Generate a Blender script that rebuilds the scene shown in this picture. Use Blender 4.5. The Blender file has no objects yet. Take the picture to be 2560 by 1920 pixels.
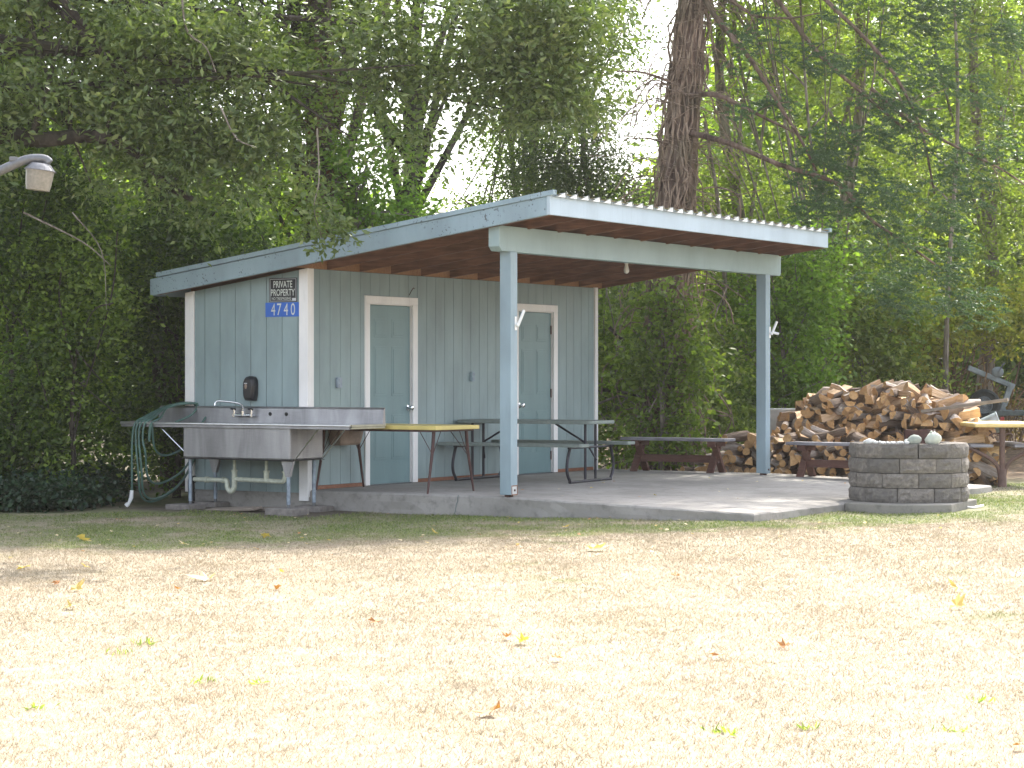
import bpy, bmesh, math, random
import numpy as np
from mathutils import Vector, Matrix

R_ = math.radians
rnd = random.Random(7)
rng = np.random.default_rng(11)
scene = bpy.context.scene
col = scene.collection

# ------------------------------------------------------------------ camera
# World frame: X runs along the sink wall towards the open front of the shelter, Y runs along the
# wall with the doors, Z up; the origin is the shed corner at slab level.
ANG = R_(32.0)
RIGHT = Vector((math.cos(ANG), math.sin(ANG), 0))
FWD = Vector((-math.sin(ANG), math.cos(ANG), 0))
CAM = Vector((14.525, -19.114, 1.217))
cd = bpy.data.cameras.new('camera')
cam = bpy.data.objects.new('camera', cd); col.objects.link(cam)
cam.location = CAM
cam.rotation_euler = (R_(90 - 0.185), 0, ANG)
cd.sensor_width = 36.0
cd.lens = 5569.2 / 2560 * 36
cd.clip_start = 0.5; cd.clip_end = 2000
scene.camera = cam

# ------------------------------------------------------------------ world and sun
SUN_EL = R_(50)
SUN_REL = R_(24)                      # to the right of the view direction, behind the trees
w = bpy.data.worlds.new('World'); scene.world = w; w.use_nodes = True
nt = w.node_tree
sky = nt.nodes.new('ShaderNodeTexSky'); sky.sky_type = 'NISHITA'; sky.sun_disc = False
bg = nt.nodes['Background']; bg.inputs[1].default_value = 0.15
hs_ = nt.nodes.new('ShaderNodeHueSaturation'); hs_.inputs['Saturation'].default_value = .45     # thin bright cloud pales the blue
nt.links.new(sky.outputs[0], hs_.inputs['Color']); nt.links.new(hs_.outputs[0], bg.inputs[0])
sky.sun_elevation = SUN_EL
sdir = FWD * math.cos(SUN_REL) + RIGHT * math.sin(SUN_REL)      # horizontal direction towards the sun
sky.sun_rotation = math.atan2(sdir.x, sdir.y)
sky.air_density = 1.0; sky.dust_density = 3.5; sky.ozone_density = 1.0
sd = bpy.data.lights.new('sun', 'SUN'); sd.energy = 2.5; sd.angle = R_(0.55); sd.color = (1.0, 0.94, 0.84)
sun = bpy.data.objects.new('sun', sd); col.objects.link(sun)
tosun = Vector((sdir.x * math.cos(SUN_EL), sdir.y * math.cos(SUN_EL), math.sin(SUN_EL)))
sun.rotation_euler = tosun.to_track_quat('Z', 'Y').to_euler()
vs = scene.view_settings
vs.view_transform = 'Standard'; vs.look = 'None'; vs.gamma = 1.0; vs.use_curve_mapping = False
vs.exposure = 2.02
scene.cycles.max_bounces = 8
scene.cycles.transparent_max_bounces = 8

# ------------------------------------------------------------------ helpers
def W(lat, dep, z):
    """a place given by metres right of the view axis, metres ahead and height"""
    p = CAM + RIGHT * lat + FWD * dep
    return Vector((p.x, p.y, z))

def tag(o, label=None, cat=None, group=None, kind=None):
    if label: o['label'] = label
    if cat: o['category'] = cat
    if group: o['group'] = group
    if kind: o['kind'] = kind
    return o

def empty(name, loc, label, cat, rz=0.0, group=None):
    o = bpy.data.objects.new(name, None); col.objects.link(o)
    o.location = loc; o.rotation_euler = (0, 0, rz); o.empty_display_size = 0.1
    return tag(o, label, cat, group)

def link_mesh(name, me, parent=None, loc=None, rot=None):
    o = bpy.data.objects.new(name, me); col.objects.link(o)
    if loc is not None: o.location = loc
    if rot is not None: o.rotation_euler = rot
    if parent is not None: o.parent = parent
    return o

def np_mesh(name, verts, faces, mat, smooth=False):
    """verts (n,3), faces (m,k) of one size"""
    me = bpy.data.meshes.new(name)
    n, (m, k) = len(verts), faces.shape
    me.vertices.add(n); me.vertices.foreach_set('co', np.ascontiguousarray(verts, dtype=np.float32).ravel())
    me.loops.add(m * k); me.loops.foreach_set('vertex_index', np.ascontiguousarray(faces, dtype=np.int32).ravel())
    me.polygons.add(m)
    me.polygons.foreach_set('loop_start', np.arange(0, m * k, k, dtype=np.int32))
    if smooth: me.polygons.foreach_set('use_smooth', np.ones(m, dtype=bool))
    me.update(calc_edges=True)
    me.materials.append(mat)
    return me

class MB:
    def __init__(s): s.v = []; s.f = []
    def add(s, v, f):
        n = len(s.v); s.v += [tuple(p) for p in v]; s.f += [tuple(i + n for i in q) for q in f]; return s
    def box(s, x0, x1, y0, y1, z0, z1, M=None):
        v = [Vector(p) for p in ((x0,y0,z0),(x1,y0,z0),(x1,y1,z0),(x0,y1,z0),(x0,y0,z1),(x1,y0,z1),(x1,y1,z1),(x0,y1,z1))]
        if M is not None: v = [M @ p for p in v]
        return s.add(v, [(0,3,2,1),(4,5,6,7),(0,1,5,4),(1,2,6,5),(2,3,7,6),(3,0,4,7)])
    def bar(s, a, b, wd, ht, up=Vector((0,0,1))):
        a, b = Vector(a), Vector(b); d = (b - a).normalized()
        sd_ = d.cross(up)
        if sd_.length < 1e-4: sd_ = d.cross(Vector((1,0,0)))
        sd_.normalize(); u = sd_.cross(d).normalized()
        v = []
        for p in (a, b):
            for i, j in ((-1,-1),(1,-1),(1,1),(-1,1)): v.append(p + sd_*wd/2*i + u*ht/2*j)
        return s.add(v, [(0,1,2,3),(7,6,5,4),(0,4,5,1),(1,5,6,2),(2,6,7,3),(3,7,4,0)])
    def tube(s, pts, r, n=8, caps=True):
        pts = [Vector(p) for p in pts]
        if not hasattr(r, '__len__'): r = [r] * len(pts)
        rings = []; prev = None
        for i, p in enumerate(pts):
            d = (pts[min(i+1, len(pts)-1)] - pts[max(i-1, 0)])
            d = d.normalized() if d.length > 1e-9 else Vector((0,0,1))
            if prev is None:
                a = Vector((0,0,1)) if abs(d.z) < .9 else Vector((1,0,0))
                prev = d.cross(a).normalized()
            u = (prev - d * prev.dot(d)); u = u.normalized() if u.length > 1e-6 else d.orthogonal().normalized()
            prev = u; v2 = d.cross(u)
            rings.append([p + (u*math.cos(2*math.pi*k/n) + v2*math.sin(2*math.pi*k/n)) * r[i] for k in range(n)])
        v = [q for ring in rings for q in ring]; f = []
        for i in range(len(pts)-1):
            for k in range(n):
                f.append((i*n+k, i*n+(k+1)%n, (i+1)*n+(k+1)%n, (i+1)*n+k))
        if caps: f.append(tuple(range(n-1, -1, -1))); f.append(tuple((len(pts)-1)*n + k for k in range(n)))
        return s.add(v, f)
    def lathe(s, prof, n=20, M=None):
        v = []; f = []
        for (r, z) in prof:
            for k in range(n):
                p = Vector((r*math.cos(2*math.pi*k/n), r*math.sin(2*math.pi*k/n), z)); v.append(M @ p if M is not None else p)
        for i in range(len(prof)-1):
            for k in range(n): f.append((i*n+k, i*n+(k+1)%n, (i+1)*n+(k+1)%n, (i+1)*n+k))
        f.append(tuple(range(n-1,-1,-1))); f.append(tuple((len(prof)-1)*n+k for k in range(n)))
        return s.add(v, f)
    def prism(s, poly, z0, z1, M=None):
        n = len(poly)
        v = [Vector((p[0], p[1], z0)) for p in poly] + [Vector((p[0], p[1], z1)) for p in poly]
        if M is not None: v = [M @ p for p in v]
        return s.add(v, [tuple(range(n-1,-1,-1)), tuple(range(n, 2*n))] + [(i,(i+1)%n,n+(i+1)%n,n+i) for i in range(n)])
    def mesh(s, name, mat, smooth=False):
        me = bpy.data.meshes.new(name); me.from_pydata([tuple(p) for p in s.v], [], s.f)
        me.materials.append(mat)
        bm = bmesh.new(); bm.from_mesh(me); bmesh.ops.recalc_face_normals(bm, faces=bm.faces); bm.to_mesh(me); bm.free()
        if smooth:
            me.polygons.foreach_set('use_smooth', [True]*len(me.polygons))
            me.set_sharp_from_angle(angle=R_(40))
        return me
    def build(s, name, mat, parent=None, smooth=False, bevel=0, loc=None, rot=None):
        o = link_mesh(name, s.mesh(name, mat, smooth), parent, loc, rot)
        if bevel:
            b = o.modifiers.new('bevel', 'BEVEL'); b.width = bevel; b.segments = 2; b.limit_method = 'ANGLE'
        return o

def spline(P, n=8):
    """Catmull-Rom through the points P"""
    P = [Vector(p) for p in P]; Q = [P[0]*2 - P[1]] + P + [P[-1]*2 - P[-2]]; out = []
    for i in range(1, len(Q)-2):
        for k in range(n):
            t = k/n; a, b, c, d = Q[i-1], Q[i], Q[i+1], Q[i+2]
            out.append(0.5*((2*b) + (c-a)*t + (2*a-5*b+4*c-d)*t*t + (3*b-a-3*c+d)*t**3))
    out.append(P[-1]); return out

def copy_tree(o, parent=None):
    c = o.copy(); col.objects.link(c)
    if parent is not None: c.parent = parent
    for ch in list(o.children): copy_tree(ch, c)
    return c

# ------------------------------------------------------------------ materials
class NT:
    def __init__(s, name):
        s.m = bpy.data.materials.new(name); s.m.use_nodes = True; s.t = s.m.node_tree
        s.b = s.t.nodes['Principled BSDF']; s.out = s.t.nodes['Material Output']
    def n(s, ty, **k):
        x = s.t.nodes.new(ty)
        for a, b in k.items(): setattr(x, a, b)
        return x
    def l(s, a, b): s.t.links.new(a, b)
    def pos(s): return s.n('ShaderNodeNewGeometry').outputs['Position']
    def obj(s): return s.n('ShaderNodeTexCoord').outputs['Object']
    def mapping(s, src, sc):
        m = s.n('ShaderNodeMapping'); m.inputs['Scale'].default_value = sc; s.l(src, m.inputs[0]); return m.outputs[0]
    def noise(s, src, scale, detail=4, rough=.55, dist=0):
        x = s.n('ShaderNodeTexNoise'); x.inputs['Scale'].default_value = scale; x.inputs['Detail'].default_value = detail
        x.inputs['Roughness'].default_value = rough; x.inputs['Distortion'].default_value = dist
        if src is not None: s.l(src, x.inputs['Vector'])
        return x.outputs['Fac']
    def ramp(s, fac, stops, interp='LINEAR'):
        r = s.n('ShaderNodeValToRGB'); r.color_ramp.interpolation = interp; e = r.color_ramp.elements
        while len(e) < len(stops): e.new(0.5)
        for i, (p, c) in enumerate(stops): e[i].position = p; e[i].color = (*c, 1)
        if fac is not None: s.l(fac, r.inputs[0])
        return r.outputs[0]
    def mix(s, f, a, b, mode='MIX'):
        x = s.n('ShaderNodeMix', data_type='RGBA', blend_type=mode)
        for v, i in ((f, 0), (a, 6), (b, 7)):
            if hasattr(v, 'is_linked') or hasattr(v, 'node'): s.l(v, x.inputs[i])
            elif i == 0: x.inputs[0].default_value = v
            else: x.inputs[i].default_value = (*v, 1)
        return x.outputs[2]
    def math(s, op, a, b=0.0, clamp=False):
        x = s.n('ShaderNodeMath', operation=op, use_clamp=clamp)
        for v, i in ((a, 0), (b, 1)):
            if hasattr(v, 'node'): s.l(v, x.inputs[i])
            else: x.inputs[i].default_value = v
        return x.outputs[0]
    def step(s, v, lo, hi, t0=0., t1=1.):
        x = s.n('ShaderNodeMapRange', interpolation_type='SMOOTHSTEP'); s.l(v, x.inputs[0])
        x.inputs[1].default_value = lo; x.inputs[2].default_value = hi; x.inputs[3].default_value = t0; x.inputs[4].default_value = t1
        return x.outputs[0]
    def base(s, v):
        if hasattr(v, 'node'): s.l(v, s.b.inputs['Base Color'])
        else: s.b.inputs['Base Color'].default_value = (*v, 1)
    def set(s, **k):
        for a, v in k.items():
            i = s.b.inputs[a.replace('_', ' ')]
            if hasattr(v, 'node'): s.l(v, i)
            else: i.default_value = v
    def bump(s, h, strength=.3, dist=.01):
        x = s.n('ShaderNodeBump'); x.inputs['Strength'].default_value = strength; x.inputs['Distance'].default_value = dist
        s.l(h, x.inputs['Height']); s.l(x.outputs[0], s.b.inputs['Normal'])

def lin(r, g, b):
    f = lambda c: ((c/255+.055)/1.055)**2.4 if c > 10 else c/255/12.92
    return (f(r), f(g), f(b))

def paint(name, c, dirt=.5, rough=.55, spots=False):
    m = NT(name); p = m.pos()
    big = m.noise(m.mapping(p, (1.2, 1.2, .5)), 2.2, 5)
    fine = m.noise(m.mapping(p, (1, 1, .12)), 38, 4)
    dk = tuple(x*(1-.28*dirt) for x in c); lt = tuple(min(1, x*1.07) for x in c)
    a = m.ramp(big, [(.32, dk), (.62, lt)])
    a = m.mix(m.step(fine, .52, .8, 0, .22), a, tuple(x*.62 for x in c))
    if spots:
        s1 = m.noise(p, 33, 2, .6); s2 = m.noise(p, 3.1, 3)
        k = m.math('MULTIPLY', m.step(s1, .625, .655), m.step(s2, .44, .56))
        a = m.mix(m.math('MULTIPLY', k, .75), a, (.045, .045, .04))
    m.base(a); m.set(Roughness=rough); m.bump(fine, .12, .004)
    return m.m

def plain(name, c, rough=.5, metal=0., var=.15, scale=12., bump=.0):
    m = NT(name); f = m.noise(m.obj(), scale, 5)
    m.base(m.ramp(f, [(.3, tuple(x*(1-var) for x in c)), (.7, tuple(min(1, x*(1+var)) for x in c))]))
    m.set(Roughness=rough, Metallic=metal)
    if bump: m.bump(f, bump, .01)
    return m.m

def wood(name, a, b, stretch=(1, 14, 14), scale=3., rough=.75, bump=.4):
    m = NT(name); c = m.mapping(m.obj(), stretch)
    f = m.noise(c, scale, 6, .62, .4); g = m.noise(m.obj(), 2.2, 3)
    k = m.ramp(f, [(.3, a), (.68, b)])
    k = m.mix(m.step(g, .4, .75, 0, .5), k, tuple(x*.55 for x in a))
    m.base(k); m.set(Roughness=rough); m.bump(f, bump, .006)
    return m.m

M = {}
M['blue'] = paint('blue_grey_paint', (.285, .375, .425), .7)
M['siding'] = paint('siding_paint', (.275, .355, .365), .6)
M['fascia'] = paint('fascia_paint', (.265, .355, .405), .6, spots=True)
M['fascia_sky_lit'] = paint('sky_lit_fascia_paint', (.40, .49, .56), .25)  # fascia paint made paler, the sky light on the front set in its colour
M['beam'] = paint('beam_paint', (.29, .38, .385), .4)
M['door'] = paint('door_paint', (.165, .262, .275), .25, .4)
M['white'] = paint('white_trim_paint', (.86, .84, .83), .25)
M['gap'] = plain('dark_gap', (.12, .16, .165), .9)
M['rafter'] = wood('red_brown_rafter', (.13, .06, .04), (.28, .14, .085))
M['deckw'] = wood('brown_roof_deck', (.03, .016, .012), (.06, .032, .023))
M['block'] = wood('tan_blocking_wood', (.28, .14, .07), (.42, .24, .13))
M['sill'] = wood('reddish_sill_wood', (.22, .09, .05), (.33, .15, .09))
M['galv'] = plain('galvanised_sheet', (.55, .57, .58), .38, .6, .15, 5)
M['mossy'] = plain('mossy_roof_edge', (.16, .14, .07), .95, 0, .5, 30, .4)
M['capwhite'] = plain('white_rib_fill', (.82, .84, .84), .5, 0, .08)
M['alum'] = plain('lamp_aluminium', (.16, .165, .175), .42, .35, .2, 25)
M['refr'] = plain('frosted_refractor', (.24, .225, .195), .3, 0, .2, 40)
M['plwhite'] = plain('white_plastic', (.85, .85, .84), .4, 0, .05)
M['blackpl'] = plain('black_plastic', (.012, .012, .016), .3, 0, .2)
M['blackp'] = plain('black_print', (.018, .017, .022), .45, 0, .2)
M['letter'] = plain('pale_print', (.62, .66, .62), .5, 0, .1)
M['signblue'] = plain('blue_sign_face', (.025, .13, .55), .4, 0, .12, 3)
M['silver'] = plain('silver_print', (.55, .57, .6), .4, .3, .1)
M['chrome'] = plain('chrome', (.75, .76, .78), .12, 1., .05)
M['gal2'] = plain('galvanised_pipe', (.28, .33, .39), .45, .4, .25, 18)
M['pvc'] = plain('aged_pvc', (.52, .54, .44), .45, 0, .2, 25)
M['black'] = plain('black_rubber', (.02, .02, .02), .7, 0, .2)
M['hose'] = plain('green_hose', (.075, .145, .12), .42, 0, .25, 9)
M['paver'] = plain('concrete_paver', (.20, .18, .165), .95, 0, .3, 14, .5)
M['board'] = wood('weathered_board', (.20, .16, .13), (.32, .27, .22), (2, 14, 14))
M['yellow'] = plain('yellow_laminate', (.62, .50, .17), .5, 0, .12, 6)
M['yellowedge'] = plain('pale_yellow_top', (.80, .60, .25), .55, 0, .1, 6)
M['brownm'] = plain('brown_metal', (.075, .035, .032), .5, .2, .3, 14)
M['picgrey'] = plain('grey_moulded_plastic', (.20, .235, .215), .6, 0, .12, 30, .15)
M['frame'] = plain('dark_tube_frame', (.028, .028, .04), .4, .3, .2)
M['framebrown'] = plain('brown_table_pipe', (.13, .075, .06), .55, .1, .3, 15)
M['benchgrey'] = wood('weathered_grey_bench', (.16, .15, .17), (.36, .35, .38), (1.2, 12, 12))
M['benchbrown'] = wood('brown_bench_wood', (.085, .035, .027), (.16, .075, .055), (2, 12, 12))
M['rust'] = plain('rusty_steel', (.085, .04, .033), .8, .2, .5, 15, .3)
M['rust2'] = plain('rust_edge', (.22, .09, .04), .85, .1, .5, 40)
M['rubber'] = plain('tyre_rubber', (.028, .032, .03), .85, 0, .3, 20)
M['trailer'] = plain('trailer_grey', (.16, .19, .195), .5, .3, .3, 12)
M['wheelrim'] = plain('dusty_wheel', (.16, .19, .21), .5, .4, .25, 12)
M['bucket'] = plain('galvanised_bucket', (.30, .36, .41), .4, .5, .2, 10)
M['redl'] = plain('red_lens', (.5, .02, .02), .3)
M['tan'] = plain('tan_plastic', (.30, .22, .17), .6, 0, .3, 9)
M['bulb'] = plain('unlit_bulb', (.7, .7, .66), .25, 0, .05)
M['concblock'] = plain('grey_concrete_block', (.42, .42, .41), .95, 0, .15, 10, .4)

M['dullrim'] = plain('dull_yellowed_steel', (.40, .37, .27), .5, .4, .15, 9)
M['brightrim'] = plain('highlight_rim_steel', (.72, .70, .70), .30, .9, .1, 20)  # reflective steel, paler than the basin to carry the rim highlight
def m_steel():
    m = NT('brushed_stainless'); p = m.pos()
    a = m.noise(m.mapping(p, (1, 1, .18)), 5, 6, .6, .5); b = m.noise(m.mapping(p, (.3, .3, 6)), 30, 3)
    m.base(m.ramp(a, [(.3, (.24, .235, .24)), (.7, (.43, .42, .43))]))
    m.set(Metallic=.85, Roughness=m.step(b, .3, .7, .38, .55)); m.bump(a, .04, .01); return m.m
M['steel'] = m_steel()

def m_concrete(name, base, dark, side=False):
    m = NT(name); p = m.pos()
    a = m.noise(p, .9, 6, .6); b = m.noise(p, 9, 6, .65); c = m.noise(p, 160, 2)
    k = m.ramp(a, [(.36, dark), (.6, base)])
    k = m.mix(m.step(b, .48, .7, 0, .5), k, tuple(x*.6 for x in dark))
    k = m.mix(m.step(c, .55, .8, 0, .25), k, (.5, .5, .5))
    m.base(k); m.set(Roughness=.92); m.bump(b, .35, .015); return m.m
M['slab'] = m_concrete('slab_concrete', (.33, .31, .288), (.225, .212, .195))
M['pad'] = m_concrete('pad_concrete', (.27, .25, .22), (.18, .17, .15))
M['stone'] = None
def m_block():
    m = NT('split_face_block'); p = m.pos()
    a = m.noise(p, 22, 6, .7); b = m.noise(p, 5, 3); i = m.n('ShaderNodeObjectInfo').outputs['Random']
    k = m.ramp(a, [(.3, (.115, .102, .09)), (.55, (.235, .21, .185)), (.75, (.37, .335, .295))])
    k = m.mix(m.step(i, 0, 1, 0, .6), k, (.10, .095, .09))
    m.base(k); m.set(Roughness=.95); m.bump(a, .9, .02); return m.m
M['stone'] = m_block()
M['pebble'] = plain('pale_beach_stone', (.62, .62, .60), .7, 0, .15, 18, .2)
M['greyrock'] = plain('grey_green_rock', (.30, .33, .29), .8, 0, .15, 18, .2)
M['whiterock'] = plain('whitish_rock', (.50, .53, .46), .8, 0, .15, 18, .3)

def m_bark(name, a, b, sc=9):
    m = NT(name); p = m.pos()
    f = m.noise(m.mapping(p, (1, 1, .22)), sc, 7, .65, .6)
    g = m.noise(p, 1.3, 3)
    k = m.ramp(f, [(.35, tuple(x*.4 for x in a)), (.5, a), (.7, b)])
    k = m.mix(m.step(g, .45, .7, 0, .35), k, (.06, .075, .03))
    m.base(k); m.set(Roughness=.95); m.bump(f, .9, .03); return m.m
M['bark'] = m_bark('dark_bark', (.045, .035, .028), (.10, .082, .068))
M['conbark'] = m_bark('conifer_bark', (.16, .105, .082), (.30, .215, .175), 8)
M['brownbark'] = m_bark('brown_ridged_bark', (.10, .075, .06), (.20, .155, .125))
M['twig'] = m_bark('pale_twig', (.20, .17, .14), (.36, .32, .28), 12)
M['vine'] = m_bark('vine_stem', (.27, .195, .145), (.46, .36, .28), 14)
M['deadstem'] = m_bark('dead_brown_stem', (.18, .11, .06), (.33, .22, .13), 14)

def m_leaf(name, stops, tr=.42, rough=.42, scale=1.1, bright=1.0, patch=None):
    """leaf colour varies from leaf to leaf and, gently, from bough to bough"""
    m = NT(name)
    g = m.n('ShaderNodeNewGeometry')
    r = g.outputs['Random Per Island']; p = g.outputs['Position']
    nz = m.noise(p, scale, 3)
    v = m.math('ADD', m.math('MULTIPLY', r, .72), m.math('MULTIPLY', m.math('SUBTRACT', nz, .36), .75), clamp=True)
    c = m.ramp(v, stops)
    if patch:
        c = m.mix(m.step(m.noise(p, patch[1], 2), patch[2], patch[2]+.08), c, patch[0])
    m.base(c); m.set(Roughness=rough)
    m.b.inputs['Specular IOR Level'].default_value = .45
    t = m.n('ShaderNodeBsdfTranslucent')
    tc = m.mix(1.0, c, (1.5*bright, 1.75*bright, .55*bright), 'MULTIPLY'); m.l(tc, t.inputs[0])
    mx = m.n('ShaderNodeMixShader'); mx.inputs[0].default_value = tr
    m.l(m.b.outputs[0], mx.inputs[1]); m.l(t.outputs[0], mx.inputs[2]); m.l(mx.outputs[0], m.out.inputs[0])
    return m.m
G = lambda r, g, b: (r, g, b)
M['lf_olive'] = m_leaf('olive_leaf', [(0, G(.065,.10,.035)), (.35, G(.12,.165,.06)), (.7, G(.19,.235,.09)), (.93, G(.29,.32,.14)), (.985, G(.3,.2,.05)), (1, G(.33,.18,.03))], .35, .36)
M['lf_shaded'] = m_leaf('shade_darkened_leaf', [(0, G(.024,.044,.011)), (.4, G(.055,.095,.021)), (.8, G(.105,.16,.03)), (.97, G(.19,.24,.045)), (1, G(.35,.28,.04))], .42, .45)  # leaf colour lowered to put the shade left of the sink into it
M['lf_mid'] = m_leaf('mid_green_leaf', [(0, G(.06,.10,.02)), (.4, G(.14,.20,.042)), (.75, G(.22,.29,.065)), (.95, G(.32,.35,.08)), (1, G(.4,.28,.05))], .45, .45)
M['lf_lime'] = m_leaf('lime_leaf', [(0, G(.09,.16,.03)), (.5, G(.18,.29,.055)), (.9, G(.28,.38,.08)), (1, G(.38,.22,.06))], .5, .45)
M['lf_yel'] = m_leaf('yellow_green_leaf', [(0, G(.11,.145,.035)), (.4, G(.19,.24,.07)), (.75, G(.29,.33,.11)), (.96, G(.36,.35,.11)), (1, G(.42,.3,.06))], .52, .42)
M['lf_gold'] = m_leaf('golden_green_leaf', [(0, G(.13,.14,.03)), (.4, G(.24,.26,.05)), (.8, G(.38,.36,.08)), (1, G(.5,.36,.07))], .5, .45)
M['lf_grey'] = m_leaf('grey_green_leaf', [(0, G(.06,.085,.045)), (.5, G(.12,.16,.08)), (1, G(.20,.24,.12))], .35, .45)
M['lf_ivy'] = m_leaf('ivy_leaf', [(0, G(.012,.032,.018)), (.5, G(.028,.06,.034)), (1, G(.06,.10,.05))], .25, .32)
M['lf_fir'] = m_leaf('fir_needle', [(0, G(.045,.085,.04)), (.5, G(.08,.145,.065)), (1, G(.13,.20,.09))], .2, .5)
M['lf_red'] = m_leaf('rusty_dead_leaf', [(0, G(.09,.03,.018)), (.5, G(.16,.055,.03)), (1, G(.26,.10,.045))], .3, .6)
M['lf_brush'] = m_leaf('brown_brush_leaf', [(0, G(.10,.07,.03)), (.5, G(.20,.13,.05)), (1, G(.30,.21,.08))], .3, .6)

def lawn_colour(m, rand=None):
    """straw-dry turf, greener along the slab and in scattered tufts; shared by the ground and its blades"""
    p = m.pos(); s = m.n('ShaderNodeSeparateXYZ'); m.l(p, s.inputs[0]); X, Y = s.outputs[0], s.outputs[1]
    n1 = m.noise(p, .55, 4, .6); n2 = m.noise(p, 2.6, 4, .6); n3 = m.noise(p, 14, 3, .6)
    D = m.math('ADD', m.math('MULTIPLY', X, FWD.x), m.math('MULTIPLY', Y, FWD.y)); D = m.math('SUBTRACT', D, CAM.dot(FWD) - CAM.z*FWD.z)
    L = m.math('ADD', m.math('MULTIPLY', X, RIGHT.x), m.math('MULTIPLY', Y, RIGHT.y)); L = m.math('SUBTRACT', L, CAM.x*RIGHT.x + CAM.y*RIGHT.y)
    near = m.step(m.math('SUBTRACT', D, m.math('MULTIPLY', L, .38)), 17.9, 20.6)
    near = m.math('ADD', m.math('MULTIPLY', near, .50), m.math('MULTIPLY', m.math('SUBTRACT', n1, .5), 1.5))
    near = m.step(m.math('ADD', near, m.math('MULTIPLY', m.math('SUBTRACT', n2, .5), .9)), .20, .62)
    tuft = m.math('MULTIPLY', m.step(n2, .64, .72), m.step(n1, .5, .6))
    dx = m.math('SUBTRACT', X, 5.9); dy = m.math('SUBTRACT', Y, 1.25)
    d2 = m.math('ADD', m.math('MULTIPLY', m.math('MULTIPLY', dx, dx), 2.2), m.math('MULTIPLY', m.math('MULTIPLY', dy, dy), .7))
    lush = m.math('MULTIPLY', m.step(m.math('ADD', d2, m.math('MULTIPLY', n2, 1.0)), 1.5, .7), .95)
    green = m.math('MAXIMUM', m.math('MAXIMUM', near, lush), m.math('MULTIPLY', tuft, .6))
    if rand is not None:
        straw = m.ramp(rand, [(0, (.255,.208,.146)), (.5, (.312,.264,.194)), (1, (.37,.322,.248))])
        grn = m.ramp(rand, [(0, (.09,.14,.03)), (.5, (.16,.225,.055)), (1, (.32,.33,.13))])
    else:
        straw = m.ramp(n3, [(.3, (.24,.195,.136)), (.6, (.31,.262,.19))])  # ground straw darkened to stand for the blades' self-shadow
        grn = m.ramp(n3, [(.3, (.09,.10,.04)), (.7, (.19,.19,.09))])
    straw = m.mix(m.step(n2, .42, .68, 0, .38), straw, (.235,.182,.108))
    straw = m.mix(m.step(m.noise(p, .9, 5, .65), .50, .66, 0, .32), straw, (.255,.222,.14))
    c = m.mix(green, straw, grn)
    if rand is None:
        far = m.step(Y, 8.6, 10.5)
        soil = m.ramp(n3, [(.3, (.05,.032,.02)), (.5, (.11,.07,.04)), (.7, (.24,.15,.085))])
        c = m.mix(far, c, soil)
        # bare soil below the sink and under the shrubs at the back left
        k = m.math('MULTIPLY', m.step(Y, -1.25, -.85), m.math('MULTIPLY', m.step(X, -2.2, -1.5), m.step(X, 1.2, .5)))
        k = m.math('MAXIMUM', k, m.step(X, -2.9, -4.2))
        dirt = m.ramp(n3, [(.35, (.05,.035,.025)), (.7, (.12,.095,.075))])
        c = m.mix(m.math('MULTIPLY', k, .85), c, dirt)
    return c, n3
def m_lawn():
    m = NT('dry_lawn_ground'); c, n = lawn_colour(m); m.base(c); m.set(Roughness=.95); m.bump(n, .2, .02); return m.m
def m_blade():
    m = NT('grass_blade'); r = m.n('ShaderNodeNewGeometry').outputs['Random Per Island']
    c, n = lawn_colour(m, r); m.base(c); m.set(Roughness=.7)
    t = m.n('ShaderNodeBsdfTranslucent'); m.l(c, t.inputs[0]); mx = m.n('ShaderNodeMixShader'); mx.inputs[0].default_value = .45
    m.l(m.b.outputs[0], mx.inputs[1]); m.l(t.outputs[0], mx.inputs[2]); m.l(mx.outputs[0], m.out.inputs[0]); return m.m
M['lawn'] = m_lawn(); M['blade'] = m_blade()

# ------------------------------------------------------------------ ground
def sm(v, a, b):
    t = np.clip((np.asarray(v, float) - a) / (b - a), 0, 1); return t*t*(3-2*t)
def zg(x, y):
    x = np.asarray(x, float); y = np.asarray(y, float)
    D = (x-CAM.x)*FWD.x + (y-CAM.y)*FWD.y
    g = -.212 + .05*sm(x, 1.5, 5.5) + .02*sm(y, 5.5, 7.5) + .62*sm(D, 31.5, 38) + .4*sm(D, 38, 60)
    return g + .012*np.sin(x*1.7+.4)*np.sin(y*1.3) + .006*np.sin(x*4.1+y*3.3)
def ZG(x, y): return float(zg(x, y))

def build_lawn():
    def axis(lo, hi, a, b, st):
        core = np.arange(a, b, st)
        left = a - np.geomspace(st, a-lo, 18)[::-1]; right = b + np.geomspace(st, hi-b, 18)
        return np.concatenate([left, core, right])
    xs = axis(-120, 120, -12, 20, .25); ys = axis(-120, 120, -19, 18, .25)
    X, Y = np.meshgrid(xs, ys); Z = zg(X, Y)
    V = np.stack([X, Y, Z], -1).reshape(-1, 3); nx = len(xs); ny = len(ys)
    i = (np.arange(ny-1)[:, None]*nx + np.arange(nx-1)).ravel()
    F = np.stack([i, i+1, i+1+nx, i+nx], -1)
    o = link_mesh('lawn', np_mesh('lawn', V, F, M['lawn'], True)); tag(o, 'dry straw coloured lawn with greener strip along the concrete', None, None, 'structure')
build_lawn()

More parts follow.
